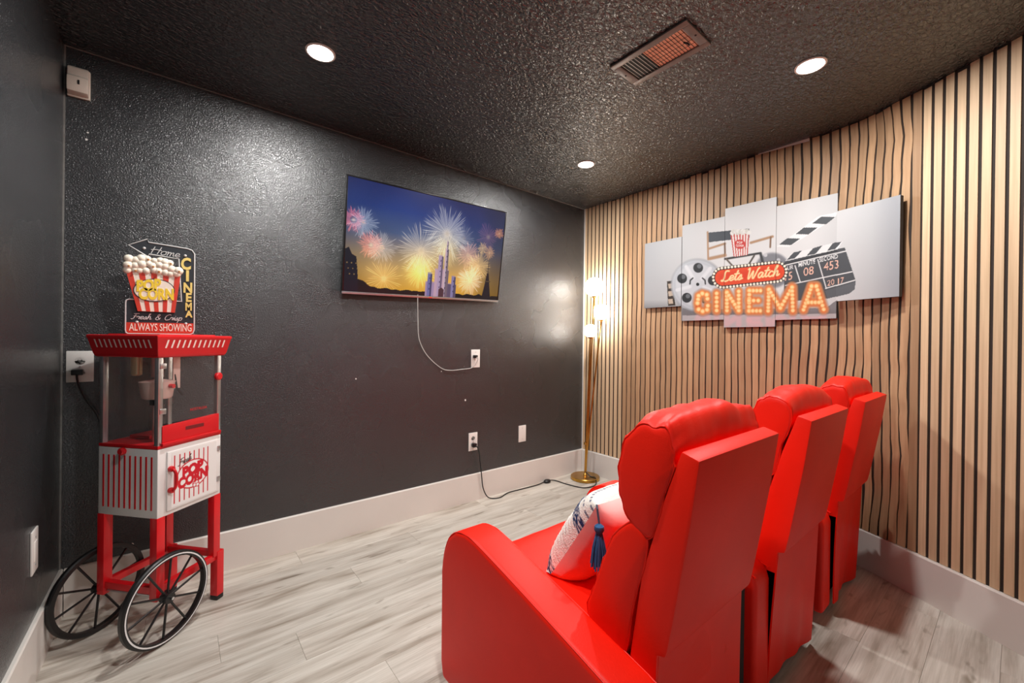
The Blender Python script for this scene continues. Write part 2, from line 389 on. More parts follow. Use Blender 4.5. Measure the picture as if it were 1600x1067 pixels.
# wall behind the camera, with an unseen wide doorway added to let the fill in
b = MB(); b.box(-W-.12, -3.1, YF-.12, YF, 0, H); b.box(-1.5, .12, YF-.12, YF, 0, H); b.box(-3.1, -1.5, YF-.12, YF, 2.08, H)
tag(b.build('wall_front', M_wall, smooth=False), kind='structure')
# right-hand wall (dark print between the slats)
b = MB(); ns = int(SEND/.012); nz = 40; vs_ = []; fs_ = []
for i in range(ns+1):
    s = SEND*i/ns; p = wall_pt(s); n = wall_in(s)
    for j in range(nz+1):
        z = H*j/nz; d = crease(s, z)[1] if z > BB else 0
        q = p+n*d; vs_.append((q.x, q.y, z))
base = len(vs_)
for i in range(ns+1):
    p = wall_pt(SEND*i/ns)-wall_in(SEND*i/ns)*.10
    vs_.append((p.x, p.y, 0)); vs_.append((p.x, p.y, H))
for i in range(ns):
    for j in range(nz):
        a = i*(nz+1)+j; fs_.append((a, a+1, a+nz+2, a+nz+1))
    fs_.append((base+2*i, base+2*i+2, base+2*i+3, base+2*i+1))
b.add(vs_, fs_)
me = bpy.data.meshes.new('wall_right'); me.from_pydata(b.v, [], b.f); wall_r = finish('wall_right', me, M_gapwood); tag(wall_r, kind='structure')

# slats of the right-hand wall, each its own piece
def slat(s0, s1, m, z1):
    n = 60; vs = []; fs = []
    for j in range(n+1):
        z = BB+.002+(z1-BB-.002)*j/n
        for s, d in ((s0, -.001), (s0, .0035), (s1, .0035), (s1, -.001)):
            ds, dd = crease((s0+s1)/2, z); dd = crease(s, z)[1]
            q = wall_pt(s+ds)+wall_in(s+ds)*(d+dd); vs.append((q.x, q.y, z))
    for j in range(n):
        for k in range(3): fs.append((j*4+k, j*4+k+1, j*4+k+5, j*4+k+4))
    fs += [(0, 1, 2, 3), (n*4+3, n*4+2, n*4+1, n*4)]
    b = MB().add(vs, fs)
    return b.build('slat', m, wall_r, smooth=True, angle=40)
PITCHS = .0445
s = .004
while s < SEND-.05:
    if s < SB0: gap, m_ = .0135, M_slat
    elif s < SB1-.02: gap, m_ = .0095, M_slatb
    else: gap, m_ = .0130, M_slat
    e = s+PITCHS-gap
    top = H-.001-(random.random()**3*.014 if SB0-.2 < s < 2.6 else 0)
    slat(s, e, m_, top); s += PITCHS
# torn white sliver of wallpaper backing along the ceiling
b = MB(); pts = []
for i in range(25):
    s = 1.49+.28*i/24; q = wall_pt(s)+wall_in(s)*.018; wz = .004+.014*(i/24)
    pts.append((q, wz))
for i in range(24):
    (q, w0), (q2, w1) = pts[i], pts[i+1]
    b.add([(q.x, q.y, H), (q2.x, q2.y, H), (q2.x, q2.y, H-w1), (q.x, q.y, H-w0)], [(0, 1, 2, 3)])
b.build('torn_paper_edge', M_white, wall_r, smooth=False)

# floor planks, each its own board
def wall_x_at(y):
    return 0.0 if y > -BEND else -(-y-BEND)*math.tan(ANG)
PW, PL, row, y = .1815, 1.22, 0, 0.0
offs = [.31, .93, .12, .70, .45, 1.05, .22, .83, .55, 0.02, .38, 1.12, .66, .2, .9, .5, .08, .75, .35, 1.0]
while y > YF+.01:
    yn = max(YF, y-PW); xe = max(wall_x_at(y), wall_x_at(yn)); x = -W-offs[row % len(offs)]
    while x < xe:
        a, c = max(x, -W), min(x+PL, xe)
        if c-a > .02:
            g = .0003; b = MB().box(-(c-a)/2+g, (c-a)/2-g, -(y-yn)/2+g, (y-yn)/2-g, -.008, 0)
            o = b.build('plank', M_plank, floor_o, bevel=.0006, seg=1, smooth=False); o.location = ((a+c)/2, (y+yn)/2, 0)
        x += PL
    y = yn; row += 1

# baseboards
def bb_prof(t=.013):
    return [(0, 0), (t, 0), (t, BB-.005), (t-.004, BB), (0, BB)]
b = MB().prism([(-d, z) for d, z in bb_prof()], lambda d, z: (-W+.016, d, z), lambda d, z: (0, d, z)); tag(b.build('baseboard_back', M_white, angle=20), kind='structure')
b = MB().prism(bb_prof(), lambda d, z: (-W+d, 0, z), lambda d, z: (-W+d, YF, z)); tag(b.build('baseboard_left', M_white, angle=20), kind='structure')
b = MB(); ss = [0.016]+[BEND-.2+.02*i for i in range(21)]+[SEND-.02]; pr = bb_prof(.02); vs_ = []; k = len(pr)
for s in ss:
    p = wall_pt(s); n = wall_in(s)
    for d, z in pr: q = p+n*d; vs_.append((q.x, q.y, z))
fs_ = [(i*k+j, i*k+(j+1) % k, (i+1)*k+(j+1) % k, (i+1)*k+j) for i in range(len(ss)-1) for j in range(k)]+[tuple(range(k)), tuple((len(ss)-1)*k+j for j in range(k))]
tag(b.add(vs_, fs_).build('baseboard_right', M_white, angle=20), kind='structure')
# thin caulk lines in the corners
tag(MB().box(-W, 0, -.004, 0, H-.004, H).build('trim_1', M_caulk, smooth=False), kind='structure')
tag(MB().box(-W, -W+.005, -.005, 0, BB, H).build('trim_2', M_caulk, smooth=False), kind='structure')
tag(MB().box(-.006, 0, -.012, 0, BB, H).build('trim_3', M_white, smooth=False), kind='structure')
# chipped spots of paint
wb = bpy.data.objects['wall_back']
for (x, z, r) in ((-1.297, .76, .006), (-2.095, .956, .004), (-3.104, .241, .005), (-3.266, 2.059, .004), (-3.262, 2.09, .003), (-1.50, .98, .003)):
    b = MB(); n = 7; vs_ = [(x+r*math.cos(2*PI*i/n)*(1+.3*random.random()), -.0012, z+r*math.sin(2*PI*i/n)*(1+.5*random.random())) for i in range(n)]
    b.add(vs_+[(x, .0, z)], [tuple(range(n))]+[(i, (i+1) % n, n) for i in range(n)]); b.build('paint_chip', M_plate, wb, smooth=False)

# ------------------------------------------------------------------ ceiling lights
def ceiling_light(x, y, label):
    t = empty('ceiling_light', (x, y, H)); tag(t, label, 'ceiling light', 'round recessed ceiling lights')
    MB().lathe([(.060, 0), (.060, -.004), (.056, -.006), (.052, -.006), (.051, -.002), (.051, 0)], 40).build('trim_ring', M_plate, t)
    MB().lathe([(.050, -.001), (.050, -.005), (.040, -.0068), (.020, -.0075), (.004, -.008)], 32).build('lens', M_lens, t)
    ld = bpy.data.lights.new('downlight', 'AREA'); ld.shape = 'DISK'; ld.size = .10; ld.energy = CEILING_LIGHT_WATTS; ld.color = (1, .98, .955)
    lo = bpy.data.objects.new('downlight', ld); COL.objects.link(lo); lo.parent = t; lo.location = (0, 0, -.0095)
ceiling_light(-2.48, -.66, 'round recessed ceiling light above the popcorn cart side, left of the air vent')
ceiling_light(-.75, -.66, 'round recessed ceiling light nearest the corner with the floor lamp')
ceiling_light(-.78, -1.98, 'round recessed ceiling light above the canvas prints, right of the air vent')
ceiling_light(-2.48, -1.98, 'round recessed ceiling light nearest the camera, out of the picture')

# ------------------------------------------------------------------ air vent
t = empty('air_vent', (-1.353, -1.584, H)); tag(t, 'grey metal ceiling air vent with slanted louvers', 'vent')
hx, hy = .101, .180
b = MB(); ix, iy = hx-.030, hy-.035
for (x0, x1, y0, y1) in ((-hx, -ix, -hy, hy), (ix, hx, -hy, hy), (-ix, ix, -hy, -iy), (-ix, ix, iy, hy)): b.box(x0, x1, y0, y1, -.009, 0)
b.build('frame', M_ventmetal, t, bevel=.003, clean=False)
MB().box(-ix, ix, -iy, iy, -.0012, -.0002).build('duct_board', M_duct, t, smooth=False)
MB().box(-ix, ix, .035, iy, -.0022, -.0013).build('shade_sheet', M_black, t, smooth=False)  # black sheet stands in for the shade seen between the far louvers
ML = mat('bare_louver_metal', (196, 192, 186), .4, metal=.3, var=.1)
def louver(y, d, a, m, zc=-.0055):
    dy, dz = math.sin(a)*d, math.cos(a)*d
    MB().add([(-ix, y-dy-.0005, zc-dz), (ix, y-dy-.0005, zc-dz), (ix, y+dy-.0005, zc+dz), (-ix, y+dy-.0005, zc+dz),
           (-ix, y-dy+.0005, zc-dz), (ix, y-dy+.0005, zc-dz), (ix, y+dy+.0005, zc+dz), (-ix, y+dy+.0005, zc+dz)],
          [(0, 1, 2, 3), (7, 6, 5, 4), (0, 4, 5, 1), (1, 5, 6, 2), (2, 6, 7, 3), (3, 7, 4, 0)]).build('louver', m, t, smooth=False)
for i in range(7): louver(.035+(i+.5)*(iy-.035)/7, .0013, .9, ML)
for i in range(13): louver(-iy+(i+.5)*(iy+.035)/13, .0012, .1, M_black, -.0030)
for k in (-.040, -.01, .020, .045):
    MB().box(k-.0006, k+.0006, -iy, .033, -.0022, -.0013).build('back_bar', M_black, t, smooth=False)
MB().tube([(.0, -.115, -.010), (.004, -.13, -.020), (.005, -.137, -.03)], .0035, 8).build('lever', M_black, t)
for k in (-1, 1): MB().lathe([(.004, -.009), (.004, -.0105), (.002, -.012)], 12, (0, k*(hy-.015), 0)).build('screw', M_black, t)

# ------------------------------------------------------------------ wall plates
def wall_plate(name, loc, rz, label, w=.078, h=.135, kind='duplex', cat='outlet', grp='white wall plates'):
    t = empty(name, loc, rz); tag(t, label, cat, grp)       # local: x along the wall, -y into the room
    MB().box(-w/2, w/2, -.006, 0, -h/2, h/2).build('plate', M_plate, t, bevel=.003)
    if kind == 'duplex':
        for k in (-1, 1):
            f = MB().lathe([(.0165, 0), (.0165, -.0025), (.015, -.003)], 20, (0, -.006, k*.024), Matrix.Rotation(-PI/2, 3, 'X').to_3x3() @ Matrix.Scale(-1, 3)).build('receptacle', M_plate, t)
            for q in (-.006, .006): MB().box(q-.001, q+.001, -.0096, -.0086, k*.024-.002, k*.024+.006).build('slot', M_black, f, smooth=False)
            MB().box(-.002, .002, -.0096, -.0086, k*.024-.010, k*.024-.006).build('slot', M_black, f, smooth=False)
        MB().tube([(0, -.005, 0), (0, -.0075, 0)], .003, 10).build('screw', M_silver, t)
    elif kind == 'decora':
        MB().box(-.017, .017, -.008, -.005, -.034, .034).build('insert', M_plate, t, bevel=.001)
        for k in (-1, 1): MB().tube([(0, -.005, k*.048), (0, -.0072, k*.048)], .003, 10).build('screw', M_silver, t)
    else:
        for k in (-1, 1): MB().tube([(0, -.005, k*.045), (0, -.0072, k*.045)], .003, 10).build('screw', M_silver, t)
    return t
wall_plate('wall_outlet', (-1.213, 0, 1.066), 0, 'white wall outlet holding the television plug', kind='decora')
wall_plate('wall_outlet', (-1.227, 0, .444), 0, 'white wall outlet near the floor holding the lamp plug')
wall_plate('blank_wall_plate', (-.742, 0, .44), 0, 'blank white wall plate near the floor by the lamp corner', kind='blank', cat='wall plate')
wall_plate('wall_outlet', (-3.278, 0, 1.068), 0, 'wide white wall outlet in the left corner beside the popcorn cart glass', w=.084)
wall_plate('wall_outlet', (-W, -.415, .45), PI/2, 'white wall outlet low on the left wall above the cart wheel', h=.15, kind='decora')

# motion sensor in the corner
t = empty('motion_sensor', (-3.290, -.002, 2.288)); tag(t, 'small beige motion sensor box high in the left corner', 'sensor')
MB().box(-.034, .036, -.014, 0, -.062, .062).build('back_plate', M_beige, t, bevel=.004)
b = MB().prism([(-.013, -.058), (-.045, -.05), (-.049, -.03), (-.047, .012), (-.038, .018), (-.034, .052), (-.028, .06), (-.013, .06)], lambda d, z: (-.031, d, z), lambda d, z: (.033, d, z))
b.build('cover', M_beige, t, bevel=.005)
MB().box(.003, .008, -.0505, -.046, -.020, -.002).build('indicator_slot', M_black, t, smooth=False)

# ------------------------------------------------------------------ television
TVW, TVH = 1.162, .6735
yaw, tilt, roll = .0178, -.1756, .0245
ex = Vector((math.cos(yaw), math.sin(yaw), 0)); nn = Vector((math.sin(yaw), -math.cos(yaw), 0))
ez = Vector((0, 0, 1))*math.cos(tilt)-nn*math.sin(tilt)
e1 = ex*math.cos(roll)+ez*math.sin(roll); e2 = -ex*math.sin(roll)+ez*math.cos(roll); e3 = e1.cross(e2)   # e3 faces the room
tv = empty('television'); tag(tv, 'flat screen television on the black wall showing fireworks', 'television')
mm = Matrix.Identity(4)
for i in range(3): mm[i][0], mm[i][1], mm[i][2] = e1[i], e2[i], e3[i]
mm[0][3], mm[1][3], mm[2][3] = -1.629, -.110, 1.8152
tv.matrix_world = mm                                    # local: x right, y up, z towards the viewer
MB().box(-TVW/2, TVW/2, -TVH/2, TVH/2, -.028, -.004).build('body', M_blackg, tv, bevel=.004)
b = MB(); bz = .009
for (x0, x1, y0, y1) in ((-TVW/2, TVW/2, TVH/2-bz, TVH/2), (-TVW/2, -TVW/2+bz, -TVH/2+.014, TVH/2-bz), (TVW/2-bz, TVW/2, -TVH/2+.014, TVH/2-bz)): b.box(x0, x1, y0, y1, -.006, .002)
b.build('bezel', M_blackg, tv, bevel=.001)
MB().box(-TVW/2, TVW/2, -TVH/2, -TVH/2+.014, -.008, .003).build('bottom_bezel', M_silver, tv, bevel=.001)
MB().box(-.012, .012, -TVH/2+.003, -TVH/2+.010, .003, .0038).build('badge', M_chrome, tv, smooth=False)
MB().box(-.12, .12, -.15, .15, -.058, -.028).build('rear_housing', M_black, tv, bevel=.006)
def paint_tv(U, V):
    w, h = TVW-2*bz, TVH-bz-.014
    x = U/w; v = 1-V/h                                   # v from the top
    P = Paint(x*1.73, v, (20, 50, 120)); X = P.x
    stops = [(0, (14, 44, 104)), (.2, (26, 66, 132)), (.42, (84, 104, 136)), (.62, (168, 146, 112)), (.8, (214, 170, 86)), (1, (232, 172, 40))]
    sv = np.array([q[0] for q in stops]); sc = np.array([lin(q[1]) for q in stops])
    P.c = np.stack([np.interp(v, sv, sc[:, k]) for k in range(3)], 1)
    dk = np.clip(.45+.55*np.exp(-((x-.38)/.42)**2), 0, 1)[:, None]; P.c *= dk*(1-.35*np.clip((x-.8)/.2, 0, 1))[:, None]
    n1 = np.array([noise.noise(Vector((a*4, b_*4, 3))) for a, b_ in zip(X[::1], v[::1])]); P.c *= (1+.18*n1)[:, None]
    for cx, cy, r, col, s_ in ((.42, .74, .15, (255, 226, 90), .5), (.76, .74, .15, (255, 200, 110), .45), (.58, .5, .16, (255, 220, 110), .35), (.16, .8, .12, (230, 190, 120), .18), (.62, .9, .2, (255, 190, 50), .3)):
        P.glow(s_*np.exp(-(((X-cx*1.73)/r)**2+((v-cy)/r)**2)), col)
    def burst(cx, cy, R, n, col, st, inner=0, half=None):
        R *= 1.25; st *= 1.1
        dx = X-cx*1.73; dy = v-cy; r = np.hypot(dx, dy); th = np.arctan2(dy, dx)/(2*PI)*n
        i = np.floor(th).astype(int) % n; fr = th-np.floor(th)-.5
        rr = rng.random(n+1); ln = R*(.55+.45*rr); br = .4+.6*rng.random(n+1); off = (rng.random(n+1)-.5)*.5
        d = np.abs(fr-off[i])*2*PI/n*r
        k = np.exp(-(d/.0024)**2)*br[i]*np.clip((ln[i]-r)/(.15*R), 0, 1)*np.clip((r-inner*R)/(.1*R+1e-6), 0, 1)*(.35+.65*r/R)
        P.glow(st*k, col); P.glow(.35*st*np.exp(-(r/(.12*R))**2), (255, 225, 170)); P.glow(.10*st*np.clip(1-r/R, 0, 1), col)
    burst(.085, .37, .125, 60, (220, 225, 235), .8); burst(.035, .36, .10, 80, (255, 130, 120), 1.0, .2)
    burst(.19, .57, .14, 64, (235, 225, 215), .75); burst(.13, .56, .115, 90, (255, 140, 110), 1.1, .1)
    burst(.21, .86, .17, 40, (255, 210, 130), .8); burst(.42, .55, .23, 90, (250, 232, 205), .8); burst(.42, .75, .17, 70, (255, 235, 140), .7)
    burst(.58, .34, .25, 110, (245, 238, 225), .95); burst(.585, .52, .16, 60, (255, 224, 150), .5)
    burst(.74, .53, .14, 80, (255, 190, 160), .8); burst(.82, .64, .15, 90, (255, 210, 130), .9); burst(.77, .80, .15, 90, (255, 230, 215), .95)
    burst(.88, .30, .14, 60, (190, 120, 140), .5); burst(.845, .43, .06, 40, (255, 205, 120), .9); burst(.90, .47, .07, 44, (255, 190, 110), .9); burst(.965, .24, .06, 40, (255, 170, 80), 1.0)
    burst(.70, .36, .13, 50, (200, 190, 190), .4)
    # plain skyline: treetops, a dark house, a dark mast and a group of flat-topped lit towers
    tree = .955+.02*np.array([noise.noise(Vector((a*14, 2, 0))) for a in X])-.03*np.clip((.25-x)/.25, 0, 1)-.12*np.clip((.14-x)/.14, 0, 1)
    P.fill(v > tree, (14, 16, 12)); P.poly([(0, .62), (.03, .60), (.06, .66), (.10, .68), (.115, .8), (.13, 1), (0, 1)], (22, 24, 30))
    for k in range(8): P.disc(.02+.011*k*1.2, .74+.05*(k % 3), .006, (150, 120, 70))
    P.poly([(1.50, 1), (1.53, .84), (1.55, .70), (1.575, .70), (1.60, .84), (1.63, 1)], (24, 22, 26)); P.poly([(1.558, .70), (1.562, .50), (1.568, .70)], (40, 36, 40))
    P.poly([(1.53, .80), (1.605, .80), (1.605, .785), (1.53, .785)], (90, 72, 40))
    def tower(x0, x1, top, col):
        P.poly([(x0, 1), (x0, top), (x1, top), (x1, 1)], col)
        P.poly([(x0+(x1-x0)*.62, 1), (x0+(x1-x0)*.62, top), (x1, top), (x1, 1)], tuple(int(c*.62) for c in col))
        k = int((x1-x0)/.012)
        for q in range(k): P.poly([(x0+q*.012, top), (x0+q*.012, top-.014), (x0+q*.012+.007, top-.014), (x0+q*.012+.007, top)], col)
        yv = top+.035
        while yv < .97:
            P.poly([((x0+x1)/2-.004, yv), ((x0+x1)/2+.004, yv), ((x0+x1)/2+.004, yv+.018), ((x0+x1)/2-.004, yv+.018)], (52, 44, 82)); yv += .055
    tower(.80, 1.16, .86, (176, 150, 176)); tower(.82, .87, .77, (128, 124, 168)); tower(1.10, 1.15, .78, (150, 138, 172))
    tower(.90, 1.06, .72, (206, 172, 184)); tower(.93, .985, .58, (190, 164, 186)); tower(1.0, 1.045, .50, (220, 190, 190)); tower(1.012, 1.034, .42, (200, 176, 188))
    P.poly([(.955, 1), (.955, .92), (.985, .90), (1.015, .92), (1.015, 1)], (90, 60, 60))
    return np.clip(P.c, 0, 1)**np.array([1.12, 1.1, 1.0])
print_grid('screen', TVW-2*bz, TVH-bz-.014, .0026, paint_tv, M_screen, tv, lambda u, v: (-TVW/2+bz+u, -TVH/2+.014+v, .0005))
# wall bracket and power cable (world coordinates carried into the television's frame)
inv = mm.inverted()
def in_tv(q): return tuple(inv @ Vector(q))
b = MB().box(-1.80, -1.46, -.05, -.002, 1.68, 2.0); b.v = [in_tv(q) for q in b.v]; b.build('wall_bracket', M_black, tv, bevel=.003)
cb = [(-1.715, -.055, 1.52), (-1.712, -.05, 1.45), (-1.699, -.03, 1.334), (-1.683, -.02, 1.205), (-1.62, -.014, 1.096), (-1.509, -.011, 1.005), (-1.43, -.011, .985), (-1.33, -.012, .99), (-1.262, -.016, .996), (-1.232, -.026, 1.02), (-1.215, -.04, 1.062), (-1.226, -.036, 1.078)]
MB().tube([in_tv(q) for q in spline(cb, 8)], .0027, 8).build('power_cable', M_cablew, tv)
b = MB().box(-1.240, -1.212, -.034, -.008, 1.070, 1.092); b.v = [in_tv(q) for q in b.v]; b.build('plug', M_black, tv, bevel=.003)

# ------------------------------------------------------------------ canvas prints
H14 = np.array([493.87845, 7.36224, -261.1957, -180.22206, -583.34586, 1617.82627, -.20244, -.0005, 1.0]).reshape(3, 3)
H5 = np.array([599.31467, 12.15321, 1114.51253, -361.65875, -962.95765, 2090.79364, -.40109, -.00082, 1.0]).reshape(3, 3)
def art(s, z, Hm):
    q = Hm @ np.stack([s, z, np.ones_like(s)]); x, y = q[0]/q[2], q[1]/q[2]       # the artist's own sheet, 1600 x 940
    P = Paint(x, y, (222, 222, 222))
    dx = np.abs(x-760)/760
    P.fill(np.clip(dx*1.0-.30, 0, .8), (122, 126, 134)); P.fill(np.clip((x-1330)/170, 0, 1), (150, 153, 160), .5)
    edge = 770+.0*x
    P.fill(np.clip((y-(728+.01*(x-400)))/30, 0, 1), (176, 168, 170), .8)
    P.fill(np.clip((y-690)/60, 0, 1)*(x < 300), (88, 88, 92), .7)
    # standing strip of film
    P.poly([(216, 590), (245, 585), (262, 720), (222, 724)], (60, 50, 44)); 
    for k in range(3): P.poly([(222, 603+42*k), (246, 600+42*k), (250, 626+42*k), (226, 629+42*k)], (196, 178, 160))
    # shadow under the reel and the letters
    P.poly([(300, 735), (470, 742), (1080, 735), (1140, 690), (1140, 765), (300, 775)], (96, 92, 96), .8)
    # film reel
    P.disc(383, 612, 143, (120, 124, 130)); P.disc(380, 610, 138, (196, 200, 206)); P.disc(380, 610, 126, (178, 182, 190)); P.disc(380, 610, 118, (204, 207, 212))
    for k in range(5):
        a = -.25-k*2*PI/5; P.disc(380+88*math.cos(a), 608+92*math.sin(a), 27, (40, 42, 46)); P.disc(380+88*math.cos(a)+6, 608+92*math.sin(a)-9, 12, (120, 124, 130), a=.7)
        a2 = a+PI/5; P.stroke([(380+40*math.cos(a2), 608+42*math.sin(a2)), (380+112*math.cos(a2), 608+116*math.sin(a2))], 9, (222, 224, 228))
    P.disc(383, 606, 9, (30, 30, 32))
    for sg in (-1, 1): P.stroke([(383+sg*26, 572), (383+sg*40, 584), (383+sg*42, 604)], 4, (40, 40, 44))
    # second reel peeping out behind the board
    P.disc(790, 530, 98, (150, 152, 158)); P.disc(790, 530, 90, (128, 130, 136)); P.disc(822, 474, 10, (190, 192, 196))
    # folding director's chair
    wood = (176, 140, 108)
    P.poly([(440, 325), (664, 303), (664, 352), (440, 378)], (64, 70, 78)); P.stroke([(437, 322), (440, 470)], 5, wood)
    P.stroke([(445, 412), (532, 384)], 6, wood); P.stroke([(530, 384), (532, 448)], 5, (130, 100, 78)); P.stroke([(448, 466), (532, 448)], 9, wood)
    P.stroke([(672, 380), (790, 346)], 7, wood); P.stroke([(780, 350), (777, 404)], 5, (130, 100, 78)); P.stroke([(532, 468), (725, 436)], 6, (48, 46, 46))
    P.stroke([(540, 470), (640, 580)], 5, (100, 88, 78)); P.stroke([(690, 450), (610, 580)], 5, (80, 72, 66)); P.stroke([(725, 440), (740, 500)], 8, (60, 62, 66)); P.disc(752, 447, 10, (200, 200, 204))
    # striped tub of popcorn
    P.poly([(561, 334), (664, 330), (655, 447), (578, 456)], (240, 230, 226))
    for k in range(7):
        f0, f1 = (2*k)/13, (2*k+1)/13
        P.poly([(561+103*f0, 334-4*f0), (561+103*f1, 334-4*f1), (578+77*f1, 456-9*f1), (578+77*f0, 456-9*f0)], (198, 92, 88))
    P.disc(612, 388, 30, (200, 60, 56), ry=26); P.text('POP', lambda a, b_: (611+17*a, 380-17*b_), (246, 232, 226), .02); P.text('CORN', lambda a, b_: (612+15*a, 396-16*b_), (246, 232, 226), .02)
    for k in range(16): P.disc(570+6*k+3*math.sin(k*3), 328-12*abs(math.sin(k*1.9)), 11, (232-10*(k % 3), 230-10*(k % 3), 226-12*(k % 3)))
    # clapperboard
    P.poly([(855, 482), (1182, 404), (1242, 585), (1236, 632), (1205, 656), (1090, 682), (850, 700)], (72, 75, 80))
    P.poly([(1075, 640), (1242, 590), (1236, 632), (1205, 656), (1088, 684)], (92, 95, 100))
    wh = (235, 235, 235)
    P.poly([(860, 478), (890, 440), (1172, 368), (1140, 418)], wh); P.poly([(850, 492), (1142, 415), (1142, 432), (850, 510)], (52, 54, 58))
    for A in ([(866, 474), (905, 432), (950, 423), (912, 464)], [(975, 450), (1010, 410), (1062, 394), (1024, 440)], [(1085, 425), (1118, 382), (1168, 370), (1130, 414)]): P.poly(A, (74, 77, 82))
    P.poly([(810, 402), (1040, 236), (1140, 214), (1132, 244), (880, 402)], (240, 240, 240))
    for A in ([(825, 390), (870, 355), (940, 357), (890, 393)], [(915, 333), (960, 297), (1035, 297), (985, 335)], [(1005, 275), (1055, 238), (1132, 240), (1080, 280)]): P.poly(A, (78, 82, 86))
    P.stroke([(855, 503), (1188, 424)], 2.6, wh); P.stroke([(860, 612), (1222, 536)], 2.6, wh); P.stroke([(1078, 628), (1238, 582)], 2.6, wh)
    P.stroke([(912, 504), (940, 592)], 2.6, wh); P.stroke([(1036, 472), (1082, 628)], 2.6, wh)
    sl = -.22
    def T(cx, cy, sx, sy): return lambda a, b_: (cx+sx*a, cy-sy*b_+sl*sx*a)
    P.text('HOUR', T(866, 520, 25, 32), wh, .015); P.text('MINUTE', T(976, 492, 26, 34), wh, .015); P.text('SECOND', T(1094, 464, 25, 33), wh, .015)
    led = (240, 190, 170)
    P.text('15', T(874, 565, 52, 62), led); P.text('08', T(986, 536, 58, 64), led); P.text('453', T(1110, 505, 56, 66), led); P.text('20 17', T(1132, 592, 40, 44), led)
    # big bulb letters with their reflection
    org, rim, blb = (206, 86, 34), (244, 176, 116), (255, 224, 160)
    def letter(strokes, w, bulbs=True, refl=True):
        if refl:
            for q in strokes: P.stroke([(a, 768+(768-b_)*.45) for a, b_ in q], w*.8, (238, 176, 180), .45)
        for q in strokes: P.stroke(q, w+6, (70, 34, 20))
        for q in strokes: P.stroke(q, w+3, rim)
        for q in strokes: P.stroke(q, w-2, org)
        for q in strokes:
            for i in range(len(q)-1):
                (ax, ay), (bx, by) = q[i], q[i+1]; n = max(1, int(math.hypot(bx-ax, by-ay)/19))
                for k in range(n+1): P.disc(ax+(bx-ax)*k/n, ay+(by-ay)*k/n, 12.5, (250, 164, 84), soft=.9); P.disc(ax+(bx-ax)*k/n, ay+(by-ay)*k/n, 9, blb, soft=.7)
    letter([[(436, 684), (432, 662), (408, 656), (388, 668), (382, 708), (388, 742), (410, 752), (434, 744), (438, 722)]], 19)
    letter([[(486, 655), (486, 748)]], 20)
    letter([[(542, 748), (542, 650), (606, 748), (606, 644)]], 19)
    letter([[(724, 640), (664, 640), (662, 750), (724, 750)], [(662, 694), (712, 694)]], 19)
    letter([[(766, 750), (770, 634), (832, 734), (896, 622), (900, 748)]], 22)
    letter([[(958, 744), (1002, 616), (1028, 616), (1068, 742)], [(984, 704), (1042, 704)]], 21)
    # marquee with bulbs and neon script
    a0, a1 = (520, 570), (812, 538); d = P.sdseg(a0, a1)
    P.fill(np.clip((62-d)/3, 0, 1), (44, 34, 30)); P.fill(np.clip((44-d)/3, 0, 1), (226, 74, 34)); P.fill(np.clip((34-d)/20, 0, 1), (206, 44, 20), .5)
    L = math.hypot(a1[0]-a0[0], a1[1]-a0[1]); tx, ty = (a1[0]-a0[0])/L, (a1[1]-a0[1])/L; R = 53; per = 2*L+2*PI*R; nb = 50
    for k in range(nb):
        q = per*k/nb
        if q < L: c = (a0[0]+tx*q+ty*R, a0[1]+ty*q-tx*R)
        elif q < L+PI*R: t_ = (q-L)/R; c = (a1[0]+R*(ty*math.cos(t_)+tx*math.sin(t_)), a1[1]+R*(-tx*math.cos(t_)+ty*math.sin(t_)))
        elif q < 2*L+PI*R: t_ = q-L-PI*R; c = (a1[0]-tx*t_-ty*R, a1[1]-ty*t_+tx*R)
        else: t_ = (q-2*L-PI*R)/R; c = (a0[0]+R*(-ty*math.cos(t_)-tx*math.sin(t_)), a0[1]+R*(tx*math.cos(t_)-ty*math.sin(t_)))
        P.disc(c[0], c[1], 6.5, (255, 246, 226), soft=.4)
    for q in script('Lets Watch', .2):
        Q = [(510+312*a, 592-56*b_-34*a) for a, b_ in q]; P.stroke(Q, 5.5, (250, 150, 90), .7); P.stroke(Q, 3.2, (255, 226, 170))
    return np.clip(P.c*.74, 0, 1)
panels = [(.668, .980, 1.477, 1.995, 'narrow blank grey canvas with the reel edge, leftmost of the cinema set'),
          (.984, 1.291, 1.366, 2.075, 'canvas panel with the film reel, second from the left'),
          (1.293, 1.605, 1.312, 2.127, 'tallest canvas panel with the popcorn tub, middle of the cinema set'),
          (1.607, 1.915, 1.353, 2.067, 'canvas panel with the clapperboard stripes, fourth from the left')]
TH = .026
for (s0, s1, z0, z1, lab) in panels:
    t = empty('canvas_print', (-.0085, -(s0+s1)/2, (z0+z1)/2)); tag(t, lab, 'wall art', 'five canvas prints of one cinema picture')
    w, h = s1-s0, z1-z0
    MB().box(-TH, 0, -w/2, w/2, -h/2, h/2).build('stretched_canvas', M_canvas_edge, t, bevel=.002, seg=1)
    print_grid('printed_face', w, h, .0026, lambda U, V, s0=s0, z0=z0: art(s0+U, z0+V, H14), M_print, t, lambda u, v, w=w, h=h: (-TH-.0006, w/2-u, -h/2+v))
A5, B5 = Vector((-.108, -1.929, 0)), Vector((-.195, -2.1995, 0)); w = (B5-A5).length; h = .500; z1 = 1.944
mid = (A5+B5)/2; ang5 = math.atan2(-(B5-A5).x, -(B5-A5).y)            # turned with the bend of the wall
t = empty('canvas_print', (mid.x, mid.y, z1-h/2), -ang5); tag(t, 'blank pale grey canvas with the clapperboard corner, rightmost of the cinema set', 'wall art', 'five canvas prints of one cinema picture')
MB().box(.0006, TH+.002, -w/2, w/2, -h/2, h/2).build('stretched_canvas', M_canvas_edge, t, bevel=.002, seg=1)
